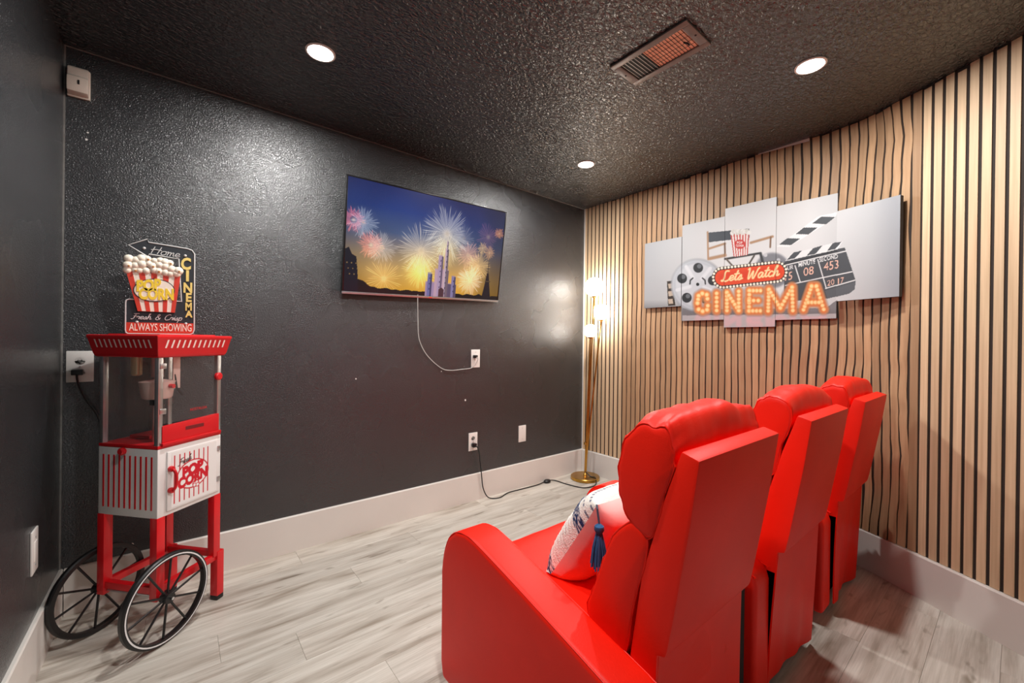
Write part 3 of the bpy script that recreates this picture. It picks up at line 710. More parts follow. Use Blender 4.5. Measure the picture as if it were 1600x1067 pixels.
print_grid('printed_face', w, h, .0026, lambda U, V: art(U*.2882/w, 1.4485+V*.507/h, H5), M_print, t, lambda u, v: (0, w/2-u, -h/2+v))

# ------------------------------------------------------------------ floor lamp
lx, ly = -.165, -.185
t = empty('floor_lamp', (lx, ly, 0)); tag(t, 'brass floor lamp with three glowing white globes in the corner', 'lamp')
MB().lathe([(.02, 0), (.122, 0), (.126, .003), (.126, .024), (.122, .028), (.02, .029), (.012, .05), (.006, .055)], 48).build('base', M_brass, t)
gl = [((-.117-lx, -.221-ly, 1.682), .083), ((-.067-lx, -.262-ly, 1.463), .067), ((-.140-lx, -.203-ly, 1.298), .057)]
starts = [(.004, -.003, .03), (-.005, .003, .03), (.002, .006, .03)]
for ((gx, gy, gz), R), s0 in zip(gl, starts):
    MB().tube([s0, (gx, gy, gz-R+.006)], .0068, 10).build('stem', M_brass, t)
    MB().lathe([(.010, -.012), (.018, -.008), (.02, .006), (.012, .012)], 20, (gx, gy, gz-R)).build('collar', M_brass, t)
    pr = [(max(.001, R*math.cos(-PI/2+PI*i/20)), R*math.sin(-PI/2+PI*i/20)) for i in range(21)]
    MB().lathe(pr, 24, (gx, gy, gz)).build('globe', M_globe, t)
MB().tube([(0, 0, .30), (0, 0, .32)], .014, 16).build('clasp', M_brass, t)
cd = [(-1.232, -.03, .425), (-1.215, -.05, .405), (-1.195, -.045, .35), (-1.181, -.032, .30), (-1.165, -.030, .2), (-1.15, -.032, .09), (-1.12, -.05, .02), (-1.075, -.075, .005), (-1.02, -.085, .005), (-.96, -.06, .005), (-.90, -.045, .005), (-.78, -.05, .005), (-.62, -.058, .006), (-.53, -.055, .014)]
cd2 = [(-.47, -.055, .014), (-.42, -.07, .006), (-.405, -.188, .005), (-.366, -.325, .005), (-.279, -.36, .005), (-.20, -.335, .006), (-.150, -.285, .033), (-.157, -.24, .033), (-.165, -.196, .060)]
loc = lambda L_: [(q[0]-lx, q[1]-ly, q[2]) for q in L_]
MB().tube(spline(loc(cd), 8), .0042, 8).build('cord', M_cable, t); MB().tube(spline(loc(cd2), 8), .0042, 8).build('cord', M_cable, t)
sw = MB().lathe([(.018, 0), (.024, .006), (.024, .016), (.018, .024), (.006, .026)], 20); sw.v = [(x*1.45-.50-lx, y-.055-ly, z) for x, y, z in sw.v]; sw.build('foot_switch', M_black, t)
b = MB().box(-1.245-lx, -1.215-lx, -.042-ly, -.0098-ly, .408, .436); b.build('plug', M_black, t, bevel=.004)

# ------------------------------------------------------------------ popcorn cart
CX, CY, TH_ = -2.993, -.2530, .7184
cart = empty('popcorn_cart', (CX, CY, 0), TH_); tag(cart, 'red and white popcorn machine cart on two spoked wheels', 'popcorn cart')
HB, Z1, Z2 = .1425, .485, .758                      # local x along the door face, -y towards the camera
cab = MB().box(-HB, HB, -HB, HB, Z1, Z2).build('cabinet', M_cabinet, cart, bevel=.005)
for k in range(10):
    y = HB-.284*(.095+.0905*k)
    MB().box(-HB-.0012, -HB+.002, y-.0036, y+.0036, Z1+.033, Z2-.030).build('stripe', M_red, cab, smooth=False)
MB().lathe([(.011, 0), (.015, .004), (.015, .014), (.011, .018)], 18, (-HB, .015, Z2-.012), Matrix.Rotation(-PI/2, 3, 'Y')).build('knob', M_redpl, cart)
door = MB().box(-HB+.034, HB-.010, -HB-.007, -HB+.001, Z1+.018, Z2-.018).build('door', M_cabinet, cart, bevel=.003)
def paint_door(U, V):
    P = Paint(U, V, (233, 230, 227)); w, h = .205, .222
    for k in range(8): P.fill((np.abs(U-(.012+.0215*k)) < .0026) & (V > .012) & (V < h-.012), (196, 22, 44))
    P.disc(.094, .112, .073, (196, 22, 44), ry=.061, soft=.03); P.disc(.094, .112, .0675, (238, 234, 232), ry=.0555, soft=.03)
    P.disc(.106, .066, .016, (200, 24, 44)); P.disc(.106, .066, .011, (238, 234, 232)); P.disc(.100, .060, .009, (200, 24, 44)); P.disc(.1, .06, .006, (238, 234, 232)); P.disc(.114, .058, .009, (200, 24, 44)); P.disc(.114, .058, .006, (238, 234, 232))
    P.text('POP', lambda a, b_: (.092+.050*a, .129+.060*b_+.12*.05*a), (204, 20, 40), .075); P.text('CORN', lambda a, b_: (.094+.046*a, .092+.058*b_+.12*.05*a), (204, 20, 40), .075)
    for q in script('Fresh', .2): P.stroke([(.026+.058*a, .160+.026*b_+.014*a) for a, b_ in q], .0016, (60, 40, 40))
    return P.c
print_grid('door_print', .205, .222, .0017, paint_door, M_printg, door, lambda u, v: (-HB+.050+u, -HB-.0075, Z1+.026+v))
for z in (Z1+.075, Z2-.060): MB().box(HB-.026, HB-.010, -HB-.011, -HB-.004, z-.011, z+.011).build('hinge', M_silver, door, bevel=.002)
hd = [(-HB+.044, -HB-.007, .672), (-HB+.044, -HB-.026, .668), (-HB+.050, -HB-.030, .645), (-HB+.050, -HB-.030, .610), (-HB+.044, -HB-.026, .590), (-HB+.044, -HB-.007, .586)]
MB().tube(spline(hd, 6), .006, 10).build('door_handle', M_redpl, door)
for z in (.672, .586): MB().lathe([(.010, -.008), (.012, 0), (.010, .008)], 14, (-HB+.044, -HB-.014, z), Matrix.Rotation(PI/2, 3, 'X')).build('handle_mount', M_redpl, door)
# glass case
MB().box(-HB, HB, -HB, HB, Z2, Z2+.014).build('case_floor', M_redpl, cart, bevel=.003)
GZ0, GZ1, GP = Z2+.012, 1.130, .132
for sx in (-1, 1):
    for sy in (-1, 1): MB().box(sx*GP-.0095, sx*GP+.0095, sy*GP-.0095, sy*GP+.0095, GZ0, GZ1).build('corner_post', M_silver, cart, bevel=.002)
MB().box(-GP-.002, -GP+.001, -GP+.01, GP-.01, GZ0, GZ1).build('glass_pane', M_glass, cart, smooth=False)
MB().box(GP-.001, GP+.002, -GP+.01, GP-.01, GZ0, GZ1).build('glass_pane', M_glass, cart, smooth=False)
MB().box(-GP+.01, GP-.01, GP-.001, GP+.002, GZ0, GZ1).build('glass_pane', M_glass, cart, smooth=False)
gd = MB().box(-GP+.012, GP-.010, -GP-.005, -GP-.001, Z2+.096, GZ1-.004).build('glass_door', M_glass, cart, smooth=False)
MB().box(-GP+.012, GP-.010, -GP-.0065, -GP-.0005, GZ1-.009, GZ1-.004).build('door_edge', M_silver, gd, smooth=False)
for z in (.905, 1.085):
    MB().box(-GP-.004, -GP+.022, -GP-.012, -GP-.004, z-.011, z+.011).build('clear_hinge', M_silver, gd, bevel=.003)
MB().lathe([(.010, 0), (.017, .004), (.017, .014), (.012, .018)], 20, (GP-.008, -GP-.004, 1.025), Matrix.Rotation(PI/2, 3, 'X')).build('door_knob', M_redpl, gd)
v2, f2 = text2d('NOSTALGIA', 1, .0)
MB().add([(.035+.0145*a, -GP-.0058, .893+.016*b_+.0) for a, b_ in v2], f2).build('lettering', M_redpl, gd, smooth=False)
fp = MB(); xz = [(-HB+.016, Z2+.012), (HB-.012, Z2+.012), (HB-.012, Z2+.098), (-HB+.016, Z2+.088)]
fp.prism(xz, lambda x, z: (x, -GP-.012, z), lambda x, z: (x, -GP+.004, z)); fpo = fp.build('front_panel', M_redpl, cart, bevel=.002)
MB().box(-.03, .055, -GP-.0128, -GP-.010, Z2+.055, Z2+.070).build('pull_slot', mat('painted_slot_shade', (110, 10, 14), .6), fpo, bevel=.0008, seg=1)  # shade of the slot painted as a dark red strip on the panel
MB().box(-HB+.012, HB-.008, -GP-.020, -GP-.008, Z2+.010, Z2+.022).build('crumb_lip', M_redpl, fpo, bevel=.002)
# popping kettle and its hanger
KX, KY = -.072, -.052
M_kettle = mat('pinkish_kettle_steel', (240, 205, 194), .25, metal=.05, var=.06, vscale=20)
MB().tube([(KX, KY, 1.135), (KX, KY, 1.035)], .020, 14).build('kettle_motor_post', M_kettle, cart)
ket = MB().lathe([(.010, -.055), (.045, -.052), (.050, -.045), (.058, .012), (.060, .018), (.056, .020), (.02, .026), (.008, .034)], 28, (KX, KY, 1.0)).build('kettle', M_kettle, cart)
MB().tube([(KX+.005, KY-.056, 1.0), (KX+.008, KY-.072, 1.0)], .009, 10).build('kettle_knob', M_redpl, ket)
MB().tube([(KX+.045, KY-.03, 1.045), (KX+.052, KY-.034, .985), (KX+.078, KY-.036, .955)], .005, 8).build('hook', M_black, ket)
MB().box(KX+.038, KX+.068, KY-.034, KY-.030, .985, 1.130).build('hanger_plate', M_kettle, cart, bevel=.001)
MB().tube([(KX, KY, .95), (KX, KY, .772)], .015, 14).build('lower_post', M_kettle, cart)
MB().tube([(KX, KY, .948), (KX, KY, .922)], .024, 16).build('black_collar', M_black, cart)
MB().lathe([(.012, -.045), (.018, -.04), (.019, .04)], 16, (-.085, .035, 1.085)).build('lamp_holder', mat('yellowed_reflector', (236, 214, 170), .3, metal=.3), cart)
MB().box(-.06, .08, .0, .10, Z2+.014, Z2+.030).build('inner_tray', M_redpl, cart, bevel=.004)
# canopy with slots
c0, c1, CZ0, CZ1 = .152, .1700, 1.1235, 1.2065
b = MB(); vs_ = []
for (q, z) in ((c0-.004, CZ0-.004), (c0, CZ0), (c0+.004, CZ0+.010), (c1-.002, CZ1-.012), (c1, CZ1-.010), (c1, CZ1), (c1-.006, CZ1+.002)):
    vs_ += [(-q, -q, z), (q, -q, z), (q, q, z), (-q, q, z)]
fs_ = [(4*i+j, 4*i+(j+1) % 4, 4*i+4+(j+1) % 4, 4*i+4+j) for i in range(6) for j in range(4)]+[(3, 2, 1, 0), (24, 25, 26, 27)]
can = b.add(vs_, fs_).build('canopy', M_red, cart, bevel=.0015, seg=1)
MB().box(-.125, .125, -.125, .125, CZ1+.001, CZ1+.006).build('top_plate', M_redpl, can, bevel=.002)
M_slot = mat('cream_slot', (240, 214, 206), .5)
for face in range(4):
    b = MB(); R = Matrix.Rotation(face*PI/2, 3, 'Z')
    for k in range(12):
        x = -.128+.0233*k; lean = .006
        zs = (CZ0+.034, CZ0+.066)
        def P3(x, z): 
            f = (z-(CZ0+.010))/((CZ1-.012)-(CZ0+.010)); return R @ Vector((x, -(c0+.004+(c1-.002-c0-.004)*f)-.0012, z))
        sg = -1 if x < 0 else 1; sg = 1 if face % 2 == 0 else -1
        b.add([P3(x-.0035-sg*lean*.5, zs[0]), P3(x+.0035-sg*lean*.5, zs[0]), P3(x+.0035+sg*lean*.5, zs[1]), P3(x-.0035+sg*lean*.5, zs[1])], [(0, 1, 2, 3)])
    b.build('vent_slots', M_slot, can, smooth=False)
# legs, rails, foot
LG, LW = .127, .0165
def leg(x, y, z0): return MB().box(x-LW, x+LW, y-LW, y+LW, z0, Z1+.002).build('leg', M_red, cart, bevel=.002)
leg(-LG, -LG, .160); leg(-LG, LG, .160); leg(LG, -LG, .205); leg(LG, LG, .205)
for sy in (-1, 1):
    MB().box(-LG, LG+.02, sy*LG-.012, sy*LG+.012, .185, .212).build('side_rail', M_red, cart, bevel=.002)
    f = MB().box(LG+.001, LG+.036, sy*LG-.019, sy*LG+.019, .02, .222).build('foot', M_red, cart, bevel=.003)
    MB().box(LG+.001, LG+.036, sy*LG-.019, sy*LG+.019, 0, .022).build('rubber_tip', M_black, f, bevel=.004)
MB().box(-LG-.012, -LG+.012, -LG, LG, .185, .212).build('cross_rail', M_red, cart, bevel=.002)
MB().box(LG-.012, LG+.012, -LG, LG, .205, .230).build('cross_rail', M_red, cart, bevel=.002)
# wheels
WR = .172
M_tyrewhite = mat('white_tyre_line', (225, 225, 225), .4)
def wheel(y, outer):
    C = (-.124, y, WR); Ry = Matrix.Rotation(PI/2, 3, 'X')
    b = MB(); pr = [(WR-.020, -.010), (WR-.014, -.0125), (WR-.004, -.0115), (WR, -.006), (WR, .006), (WR-.004, .0115), (WR-.014, .0125), (WR-.020, .010)]
    n = 56; k = len(pr); vs_ = []
    for j in range(n):
        a = 2*PI*j/n
        for r, z in pr: vs_.append(Vector((r*math.cos(a), z, r*math.sin(a)))+Vector(C))
    fs_ = [(j*k+i, j*k+(i+1) % k, ((j+1) % n)*k+(i+1) % k, ((j+1) % n)*k+i) for j in range(n) for i in range(k)]
    wh = b.add(vs_, fs_).build('wheel', M_black, cart)
    MB().tube([(C[0], y-.016, C[2]), (C[0], y+.016, C[2])], .020, 18).build('hub', M_black, wh)
    for j in range(10):
        a = 2*PI*(j+.35)/10; d = Vector((math.cos(a), 0, math.sin(a)))
        MB().tube([Vector(C)+d*.015, Vector(C)+d*(WR-.016)], .0042, 8).build('spoke', M_black, wh)
    vs_ = []
    for j in range(n):
        a = 2*PI*j/n
        for r in (WR-.0135, WR-.0085): vs_.append((C[0]+r*math.cos(a), y+outer*.0131, C[2]+r*math.sin(a)))
    MB().add(vs_, [(2*j, 2*j+1, 2*((j+1) % n)+1, 2*((j+1) % n)) for j in range(n)]).build('white_line', M_tyrewhite, wh)
    MB().tube([(C[0], y+outer*.016, C[2]), (C[0], y+outer*.028, C[2])], .006, 6).build('axle_nut', M_chrome, wh)
wheel(-.172, -1); wheel(.157, 1)
MB().tube([(-.124, -.172, WR), (-.124, .157, WR)], .006, 10).build('axle', M_silver, cart)
# power cord of the cart (world points carried into the cart's frame)
ci = (Matrix.Translation((CX, CY, 0)) @ Matrix.Rotation(TH_, 4, 'Z')).inverted()
cc = [(-3.284, -.012, 1.043), (-3.284, -.032, 1.035), (-3.279, -.03, .993), (-3.258, -.02, .925), (-3.226, -.018, .863), (-3.206, -.025, .80), (-3.17, -.05, .70), (-3.12, -.09, .66), (-3.10, -.12, .655)]
MB().tube([tuple(ci @ Vector(q)) for q in spline(cc, 8)], .0038, 8).build('power_cord', M_cable, cart)
b = MB().box(-3.302, -3.266, -.034, -.0098, 1.032, 1.056); b.v = [tuple(ci @ Vector(q)) for q in b.v]; b.build('plug', M_black, cart, bevel=.004)

# ------------------------------------------------------------------ tin cinema sign on the cart
SY = -.255
sign = empty('cinema_sign', (-3.005, SY, 1.2128)); tag(sign, 'tin arrow sign with popcorn tub standing on the red cart top', 'sign')
def S(cx, cy):       # drawing units of the sign -> metres from its base centre
    return (-3.117+(cx-387)*.000629+3.005, (600-cy)*(.00082+.00005*(cx-387)/356))
M_tinblack = mat('black_enamel_tin', (44, 47, 52), .4, var=.1, vscale=30)
M_tinrim = mat('pale_tin_rim', (206, 206, 204), .4, var=.05)
M_tinred = mat('red_enamel_tin', (206, 62, 44), .45, var=.1, vscale=30)
M_cream = mat('cream_enamel', (240, 228, 212), .45, var=.05, vscale=30)
M_yellow = mat('yellow_enamel', (240, 208, 62), .45, var=.1, vscale=40)
M_paleyellow = mat('pale_yellow_enamel', (232, 206, 120), .45, var=.12, vscale=40)
M_pop = mat('popcorn_white', (242, 232, 214), .6, var=.1, vscale=60)
M_popbrown = mat('popcorn_husk', (176, 120, 60), .6, var=.2)
outl = [(398, 155), (490, 122), (497, 138), (700, 162), (727, 170), (741, 188), (743, 575), (737, 592), (722, 600), (402, 600), (390, 594), (387, 580), (387, 442), (390, 432), (402, 427), (672, 432), (655, 216), (500, 197), (492, 210)]
def pl(y): return lambda cx, cy: (S(cx, cy)[0], y, S(cx, cy)[1])
bm_ = MB().prism(outl, pl(-.004), pl(.004)); board = bm_.build('board', M_tinblack, sign, smooth=False)
MB().tube([pl(-.0045)(*q) for q in outl], .0026, 8, closed=True).build('rim', M_tinrim, sign)
band = [(391, 543), (738, 543), (738, 590), (724, 596), (402, 596), (391, 586)]
MB().prism(band, pl(-.0055), pl(-.0035)).build('red_band', M_tinred, sign, smooth=False)
bk = [(388, 285), (665, 306), (637, 490), (447, 486)]
buck = MB().prism(bk, pl(-.013), pl(-.004)).build('tub', M_cream, sign, bevel=.001, seg=1)
def lerp(a, b_, f): return (a[0]+(b_[0]-a[0])*f, a[1]+(b_[1]-a[1])*f)
for k in range(5):
    f0, f1 = (2*k)/9, (2*k+1)/9
    q = [lerp(bk[0], bk[1], f0), lerp(bk[0], bk[1], f1), lerp(bk[3], bk[2], f1), lerp(bk[3], bk[2], f0)]
    MB().prism(q, pl(-.0138), pl(-.0125)).build('stripe', M_tinred, buck, smooth=False)
def ell(cx, cy, rx, ry, n=32): return [(cx+rx*math.cos(2*PI*i/n), cy+ry*math.sin(2*PI*i/n)) for i in range(n)]
MB().prism(ell(530, 380, 106, 58), pl(-.0150), pl(-.0130)).build('oval_border', M_tinblack, buck, smooth=False)
MB().prism(ell(530, 380, 101, 54), pl(-.0158), pl(-.0140)).build('oval', M_cream, buck, smooth=False)
def letters(st, fn, m, parent, name, bold=.02, y0=-.0175, y1=-.0155, shear=0):
    v, f = text2d(st, 1, bold, shear); n = len(v); b = MB()
    P0 = [pl(y0)(*fn(a, c)) for a, c in v]; P1 = [pl(y1)(*fn(a, c)) for a, c in v]
    cnt = {}
    for t_ in f:
        for i in range(3):
            e = (t_[i], t_[(i+1) % 3]); cnt[e] = 1
    side = [(a, c, n+c, n+a) for (a, c) in cnt if (c, a) not in cnt]
    b.add(P0+P1, list(f)+side); return b.build(name, m, parent, smooth=False)
letters('POP', lambda a, c: (500+66*a, 358-74*c-12*a*.5), M_yellow, buck, 'lettering', .05); letters('CORN', lambda a, c: (542+62*a, 402-74*c), M_yellow, buck, 'lettering', .05)
rr = random.Random(3)
for k in range(26):
    cx = 398+(k % 9)*31+rr.uniform(-8, 8); row_ = k//9; cy = 282+(cx-388)*.075-row_*26+rr.uniform(-6, 6)-14*math.sin((cx-388)/277*PI)
    x, z = S(cx, cy); b = MB(); R = rr.uniform(.013, .018); pr = [(max(.0005, R*math.cos(-PI/2+PI*i/8)), .75*R*math.sin(-PI/2+PI*i/8)) for i in range(9)]
    b.lathe(pr, 12, (x, -.010-.002*row_ % .004, z), Matrix.Rotation(PI/2, 3, 'X')); kn = b.build('popcorn', M_pop, sign, angle=180)
    if k % 4 == 1:
        MB().lathe([(.003, -.003), (.004, 0), (.0025, .003)], 8, (x+.003, -.010-.8*R, z-.004), Matrix.Rotation(PI/2, 3, 'X')).build('husk', M_popbrown, kn)
for (st, cx, cy, sx, sy) in (('C', 694, 243, 78, 80), ('I', 703, 304, 90, 74), ('N', 706, 364, 68, 68), ('E', 710, 413, 66, 60), ('M', 711, 460, 50, 54), ('A', 713, 497, 52, 46)):
    letters(st, lambda a, c, cx=cx, cy=cy, sx=sx, sy=sy: (cx+sx*a, cy-sy*c), M_paleyellow, sign, 'lettering', .04, -.0075, -.0035)
def script3d(st, fn, m, parent, r, y):
    b = MB()
    for q in script(st, .22):
        if len(q) > 1: b.tube([pl(y)(*fn(a, c)) for a, c in q], r, 6)
    return b.build('script_lettering', m, parent)
script3d('Home', lambda a, c: (505+152*a, 192-40*c+18*a), M_tinrim, sign, .0016, -.0055)
script3d('Fresh & Crisp', lambda a, c: (412+262*a, 526-30*c+4*a), M_tinrim, sign, .0014, -.0055)
letters('ALWAYS SHOWING', lambda a, c: (568+36*a, 568-52*c), M_cream, sign, 'lettering', .012, -.0072, -.005)
for (cx, cy) in ((475, 168), (690, 198), (443, 541), (697, 545)):
    x, z = S(cx, cy); MB().lathe([(.0055, 0), (.005, .003), (.002, .0055)], 14, (x, -.004, z), Matrix.Rotation(PI/2, 3, 'X')).build('rivet', M_tinrim, sign)
MB().box(-.10, .11, .004, .030, 0, .004).build('stand_foot', M_tinblack, sign, smooth=False)

# ------------------------------------------------------------------ three-seat recliner sofa
sofa = empty('recliner_sofa', (-1.15, -1.75, 0)); tag(sofa, 'red leather three seat recliner sofa facing the television', 'sofa')
SO = Vector((1.15, 1.75, 0))
def sbuild(b, name, m, parent, **k):
    b.v = [tuple(Vector(q)+SO) for q in b.v]; return b.build(name, m, parent, **k)
def puffy(name, c, hx, hy, hz, tiltx, m, parent, p=3.2, n=22, wr=.0, seed=0, pinch=0):
    """a stuffed cushion: superellipsoid block, optionally gathered at the ends"""
    bm = bmesh.new(); bmesh.ops.create_cube(bm, size=2); bmesh.ops.subdivide_edges(bm, edges=bm.edges, cuts=n, use_grid_fill=True)
    R = Matrix.Rotation(tiltx, 3, 'X')
    for v in bm.verts:
        q = v.co.copy(); d = (abs(q.x)**p+abs(q.y)**p+abs(q.z)**p)**(1/p); q = q/d
        w = Vector((q.x*hx, q.y*hy, q.z*hz))
        if pinch:
            e = max(0, abs(q.x)-.55)/.45; w.y *= 1-pinch*e*e; w.z *= 1-pinch*.6*e*e
        if wr:
            nv = noise.noise(Vector((w.x*9+seed, w.y*14, w.z*14)))+.6*noise.noise(Vector((w.x*26+seed, w.y*12, w.z*12))); w *= 1+wr*nv
            e = max(0, abs(q.x)-.45)/.55; w.z += .006*e*math.sin(w.y*90+seed)*(1 if q.z > 0 else 0)
        v.co = R @ w + Vector(c) + SO
    me = bpy.data.meshes.new(name); bm.to_mesh(me); bm.free()
    return finish(name, me, m, parent, True, 180)
HEAD = [(-2.112, .935), (-2.112, .975), (-2.098, 1.012), (-2.06, 1.022), (-2.02, 1.008), (-1.99, .968), (-1.973, .915), (-1.968, .865), (-1.976, .825), (-1.998, .788), (-2.03, .768), (-2.058, .765), (-2.072, .80)]
LUMB = [(-2.055, .755), (-2.035, .790), (-2.0, .782), (-1.965, .738), (-1.935, .68), (-1.91, .615), (-1.888, .555), (-1.876, .51), (-1.885, .462), (-1.925, .438), (-1.99, .44), (-2.02, .60)]
def loft(name, prof, xa, xb, parent, seed, crown, cen):
    """boxed cushion: a stuffed profile carried across the seat, with sewn ends"""
    n = len(prof); pts = [(q.y, q.z) for q in spline([(0,)+q for q in prof+prof[:1]], 4)][:-1]; k = len(pts); vs = []; fs = []
    st = [0, .004, .012, .025, .045]+[.045+(1-.09)*j/26 for j in range(1, 26)]+[.955, .975, .988, .996, 1]
    sc = [.86, .93, .975, .995, 1.0]
    for j, t_ in enumerate(st):
        x = xa+(xb-xa)*t_; f = sc[j] if j < 5 else sc[len(st)-1-j] if j >= len(st)-5 else 1.0
        cr = math.sin(PI*t_)**.7
        for (y, z) in pts:
            dy, dz = (y-cen[0])*f, (z-cen[1])*f
            if dy > 0: dy += .010*cr
            if dz > 0: dz += crown*cr*min(1, dz/.1)
            e = math.exp(-min(t_, 1-t_)/.10)
            w_ = .020*e*noise.noise(Vector((y*38+seed, z*38, 3)))*min(1, t_/.02, (1-t_)/.02)
            w_ += .0075*noise.noise(Vector((x*24+seed, y*9, z*9)))+.008*noise.noise(Vector((x*7+seed, y*5, z*5)))
            l = math.hypot(dy, dz)+1e-6; dy *= 1+w_/l; dz *= 1+w_/l
            vs.append((x, cen[0]+dy, cen[1]+dz))
    m_ = len(st)
    for j in range(m_-1):
        for i_ in range(k): fs.append((j*k+i_, j*k+(i_+1) % k, (j+1)*k+(i_+1) % k, (j+1)*k+i_))
    vs += [(xa-.004, cen[0], cen[1]), (xb+.004, cen[0], cen[1])]
    for i_ in range(k): fs += [(m_*k, (i_+1) % k, i_), (m_*k+1, (m_-1)*k+i_, (m_-1)*k+(i_+1) % k)]
    o = sbuild(MB().add(vs, fs), name, M_leather, parent, angle=60)
    for j in (2, m_-3):
        sbuild(MB().tube([Vector(vs[j*k+i_]) for i_ in range(k)], .0022, 6, closed=True), 'seam', M_leather, o)
    return o
arm_prof = [(-1.335, .045), (-1.322, .10), (-1.320, .40), (-1.332, .47), (-1.362, .535), (-1.41, .573), (-1.47, .585), (-1.53, .580), (-1.75, .535), (-2.02, .470), (-2.045, .455), (-2.055, .42), (-2.055, .045)]
AW, SP, XL = .115, .718, -2.235
xs = [XL, XL+SP+.002, XL+2*SP, -.150]
for i, x in enumerate(xs):
    pr = arm_prof
    if i == 0: pr = arm_prof[:9]+[(-2.06, .463), (-2.095, .448), (-2.105, .41), (-2.105, .045)]
    if i == 3: pr = arm_prof[:9]+[(-1.77, .525), (-1.79, .49), (-1.79, .045)]
    b = MB().prism(pr, lambda y, z, x=x: (x, y, z), lambda y, z, x=x: (x+AW, y, z)); a_ = sbuild(b, 'arm', M_leather, sofa, bevel=.016, seg=3, angle=50)
    # piping seam along the outer edge of the arm
    for xe in (x+.0050, x+AW-.0050):
        sp = spline([(xe, y, z) for y, z in pr[2:-2]], 3); q2 = []
        for k_, q in enumerate(sp):
            d_ = sp[min(k_+1, len(sp)-1)]-sp[max(k_-1, 0)]; n_ = Vector((0, d_.z, -d_.y)).normalized()
            if n_.z > 0 or n_.y > 0: n_ = -n_
            q2.append(q+n_*.0042)
        sbuild(MB().tube(q2, .0022, 6), 'piping', M_leather, a_)
wed = [(-2.168, .962), (-2.128, .974), (-2.086, .850), (-2.036, .670), (-1.990, .480), (-2.094, .500), (-2.100, .530), (-2.112, .590), (-2.148, .811)]
for i in range(3):
    x0 = xs[i]+AW; x1 = xs[i+1] if i < 2 else xs[3]; cx = (x0+x1)/2
    bw0, bw1 = x0-.003, x0+.440
    # base and seat
    b = MB().box(x0+.004, x1-.004, -1.98, -1.42, .05, .345); base_ = sbuild(b, 'seat_base', M_leather, sofa, bevel=.01)
    b = MB().box(x0+.02, x1-.02, -2.03, -1.982, .06, .46); sbuild(b, 'gap_shade_box', M_gapshade, base_, bevel=.004)  # black box stands in for the shade inside the gap behind the seat
    b = MB().box(x0+.004, x1-.004, -1.42, -1.375, .07, .34); sbuild(b, 'footrest', M_leather, sofa, bevel=.014, seg=3)
    puffy('seat_cushion', (cx, -1.675, .385), (x1-x0)/2-.002, .300, .052, .11, M_leather, sofa, p=6, n=16, wr=.01, seed=i)
    # wedge-shaped backrest shell
    dr = .13 if i == 0 else .04; wd = wed[:4]+[(-1.990, .48-dr), (-2.074, .48-dr), (-2.078, .512), (-2.097, .517), (-2.101, .530), (-2.112, .590), (-2.148, .811)]
    b = MB().prism(wd, lambda y, z: (bw0, y, z), lambda y, z: (bw1, y, z)); back = sbuild(b, 'backrest', M_leather, sofa, bevel=.006, seg=2, angle=25)
    # stuffed cushions on the front of the backrest
    loft('headrest_cushion', HEAD, bw0-.004, bw0+.452, back, i*5+1, .030, (-2.05, .88))
    loft('lumbar_cushion', LUMB, bw0-.004, bw0+.456, back, i*5+2, .012, (-1.97, .60))
    # hanging flap behind the seat
    n, k = 14, 14; vs_ = []; fs_ = []
    for a in range(n+1):
        for c in range(k+1):
            fx, fz = a/n, c/k; z = .515-(.515-.035-(.02*math.sin(fx*3+i)))*fz; x = bw0+.006+(bw1-bw0-.012)*fx
            y = -2.079+.016*fz+.010*math.sin(fx*5+i*2)*fz*(.4+.6*fz)+.004*math.sin(fx*17+i)*fz
            if i >= 1: y += .02*fz*fz*math.sin(fx*PI); x += -.012*math.sin(fz*PI)*(1-fx)
            vs_.append((x, y, z))
    o_ = len(vs_); vs_ += [(x, y+.005, z) for x, y, z in vs_]
    for a in range(n):
        for c in range(k):
            q = a*(k+1)+c; fs_ += [(q, q+1, q+k+2, q+k+1), (o_+q+k+1, o_+q+k+2, o_+q+1, o_+q)]
    rim_ = [a*(k+1) for a in range(n+1)]+[n*(k+1)+c for c in range(1, k+1)]+[a*(k+1)+k for a in range(n-1, -1, -1)]+[c for c in range(k-1, 0, -1)]
    for j in range(len(rim_)): fs_.append((rim_[j], rim_[(j+1) % len(rim_)], o_+rim_[(j+1) % len(rim_)], o_+rim_[j]))
    sbuild(MB().add(vs_, fs_), 'rear_flap', M_leather, sofa, angle=60)
    for sx in (x0+.06, x1-.06):
        for sy in (-1.46, -1.94):
            b = MB().lathe([(.018, 0), (.02, .004), (.024, .052)], 14, (sx, sy, 0)); sbuild(b, 'foot', M_black, base_)
for x in xs:
    for sy in (-1.40, -1.90):
        b = MB().lathe([(.018, 0), (.02, .004), (.024, .048)], 14, (x+AW/2, sy, 0)); sbuild(b, 'foot', M_black, sofa)

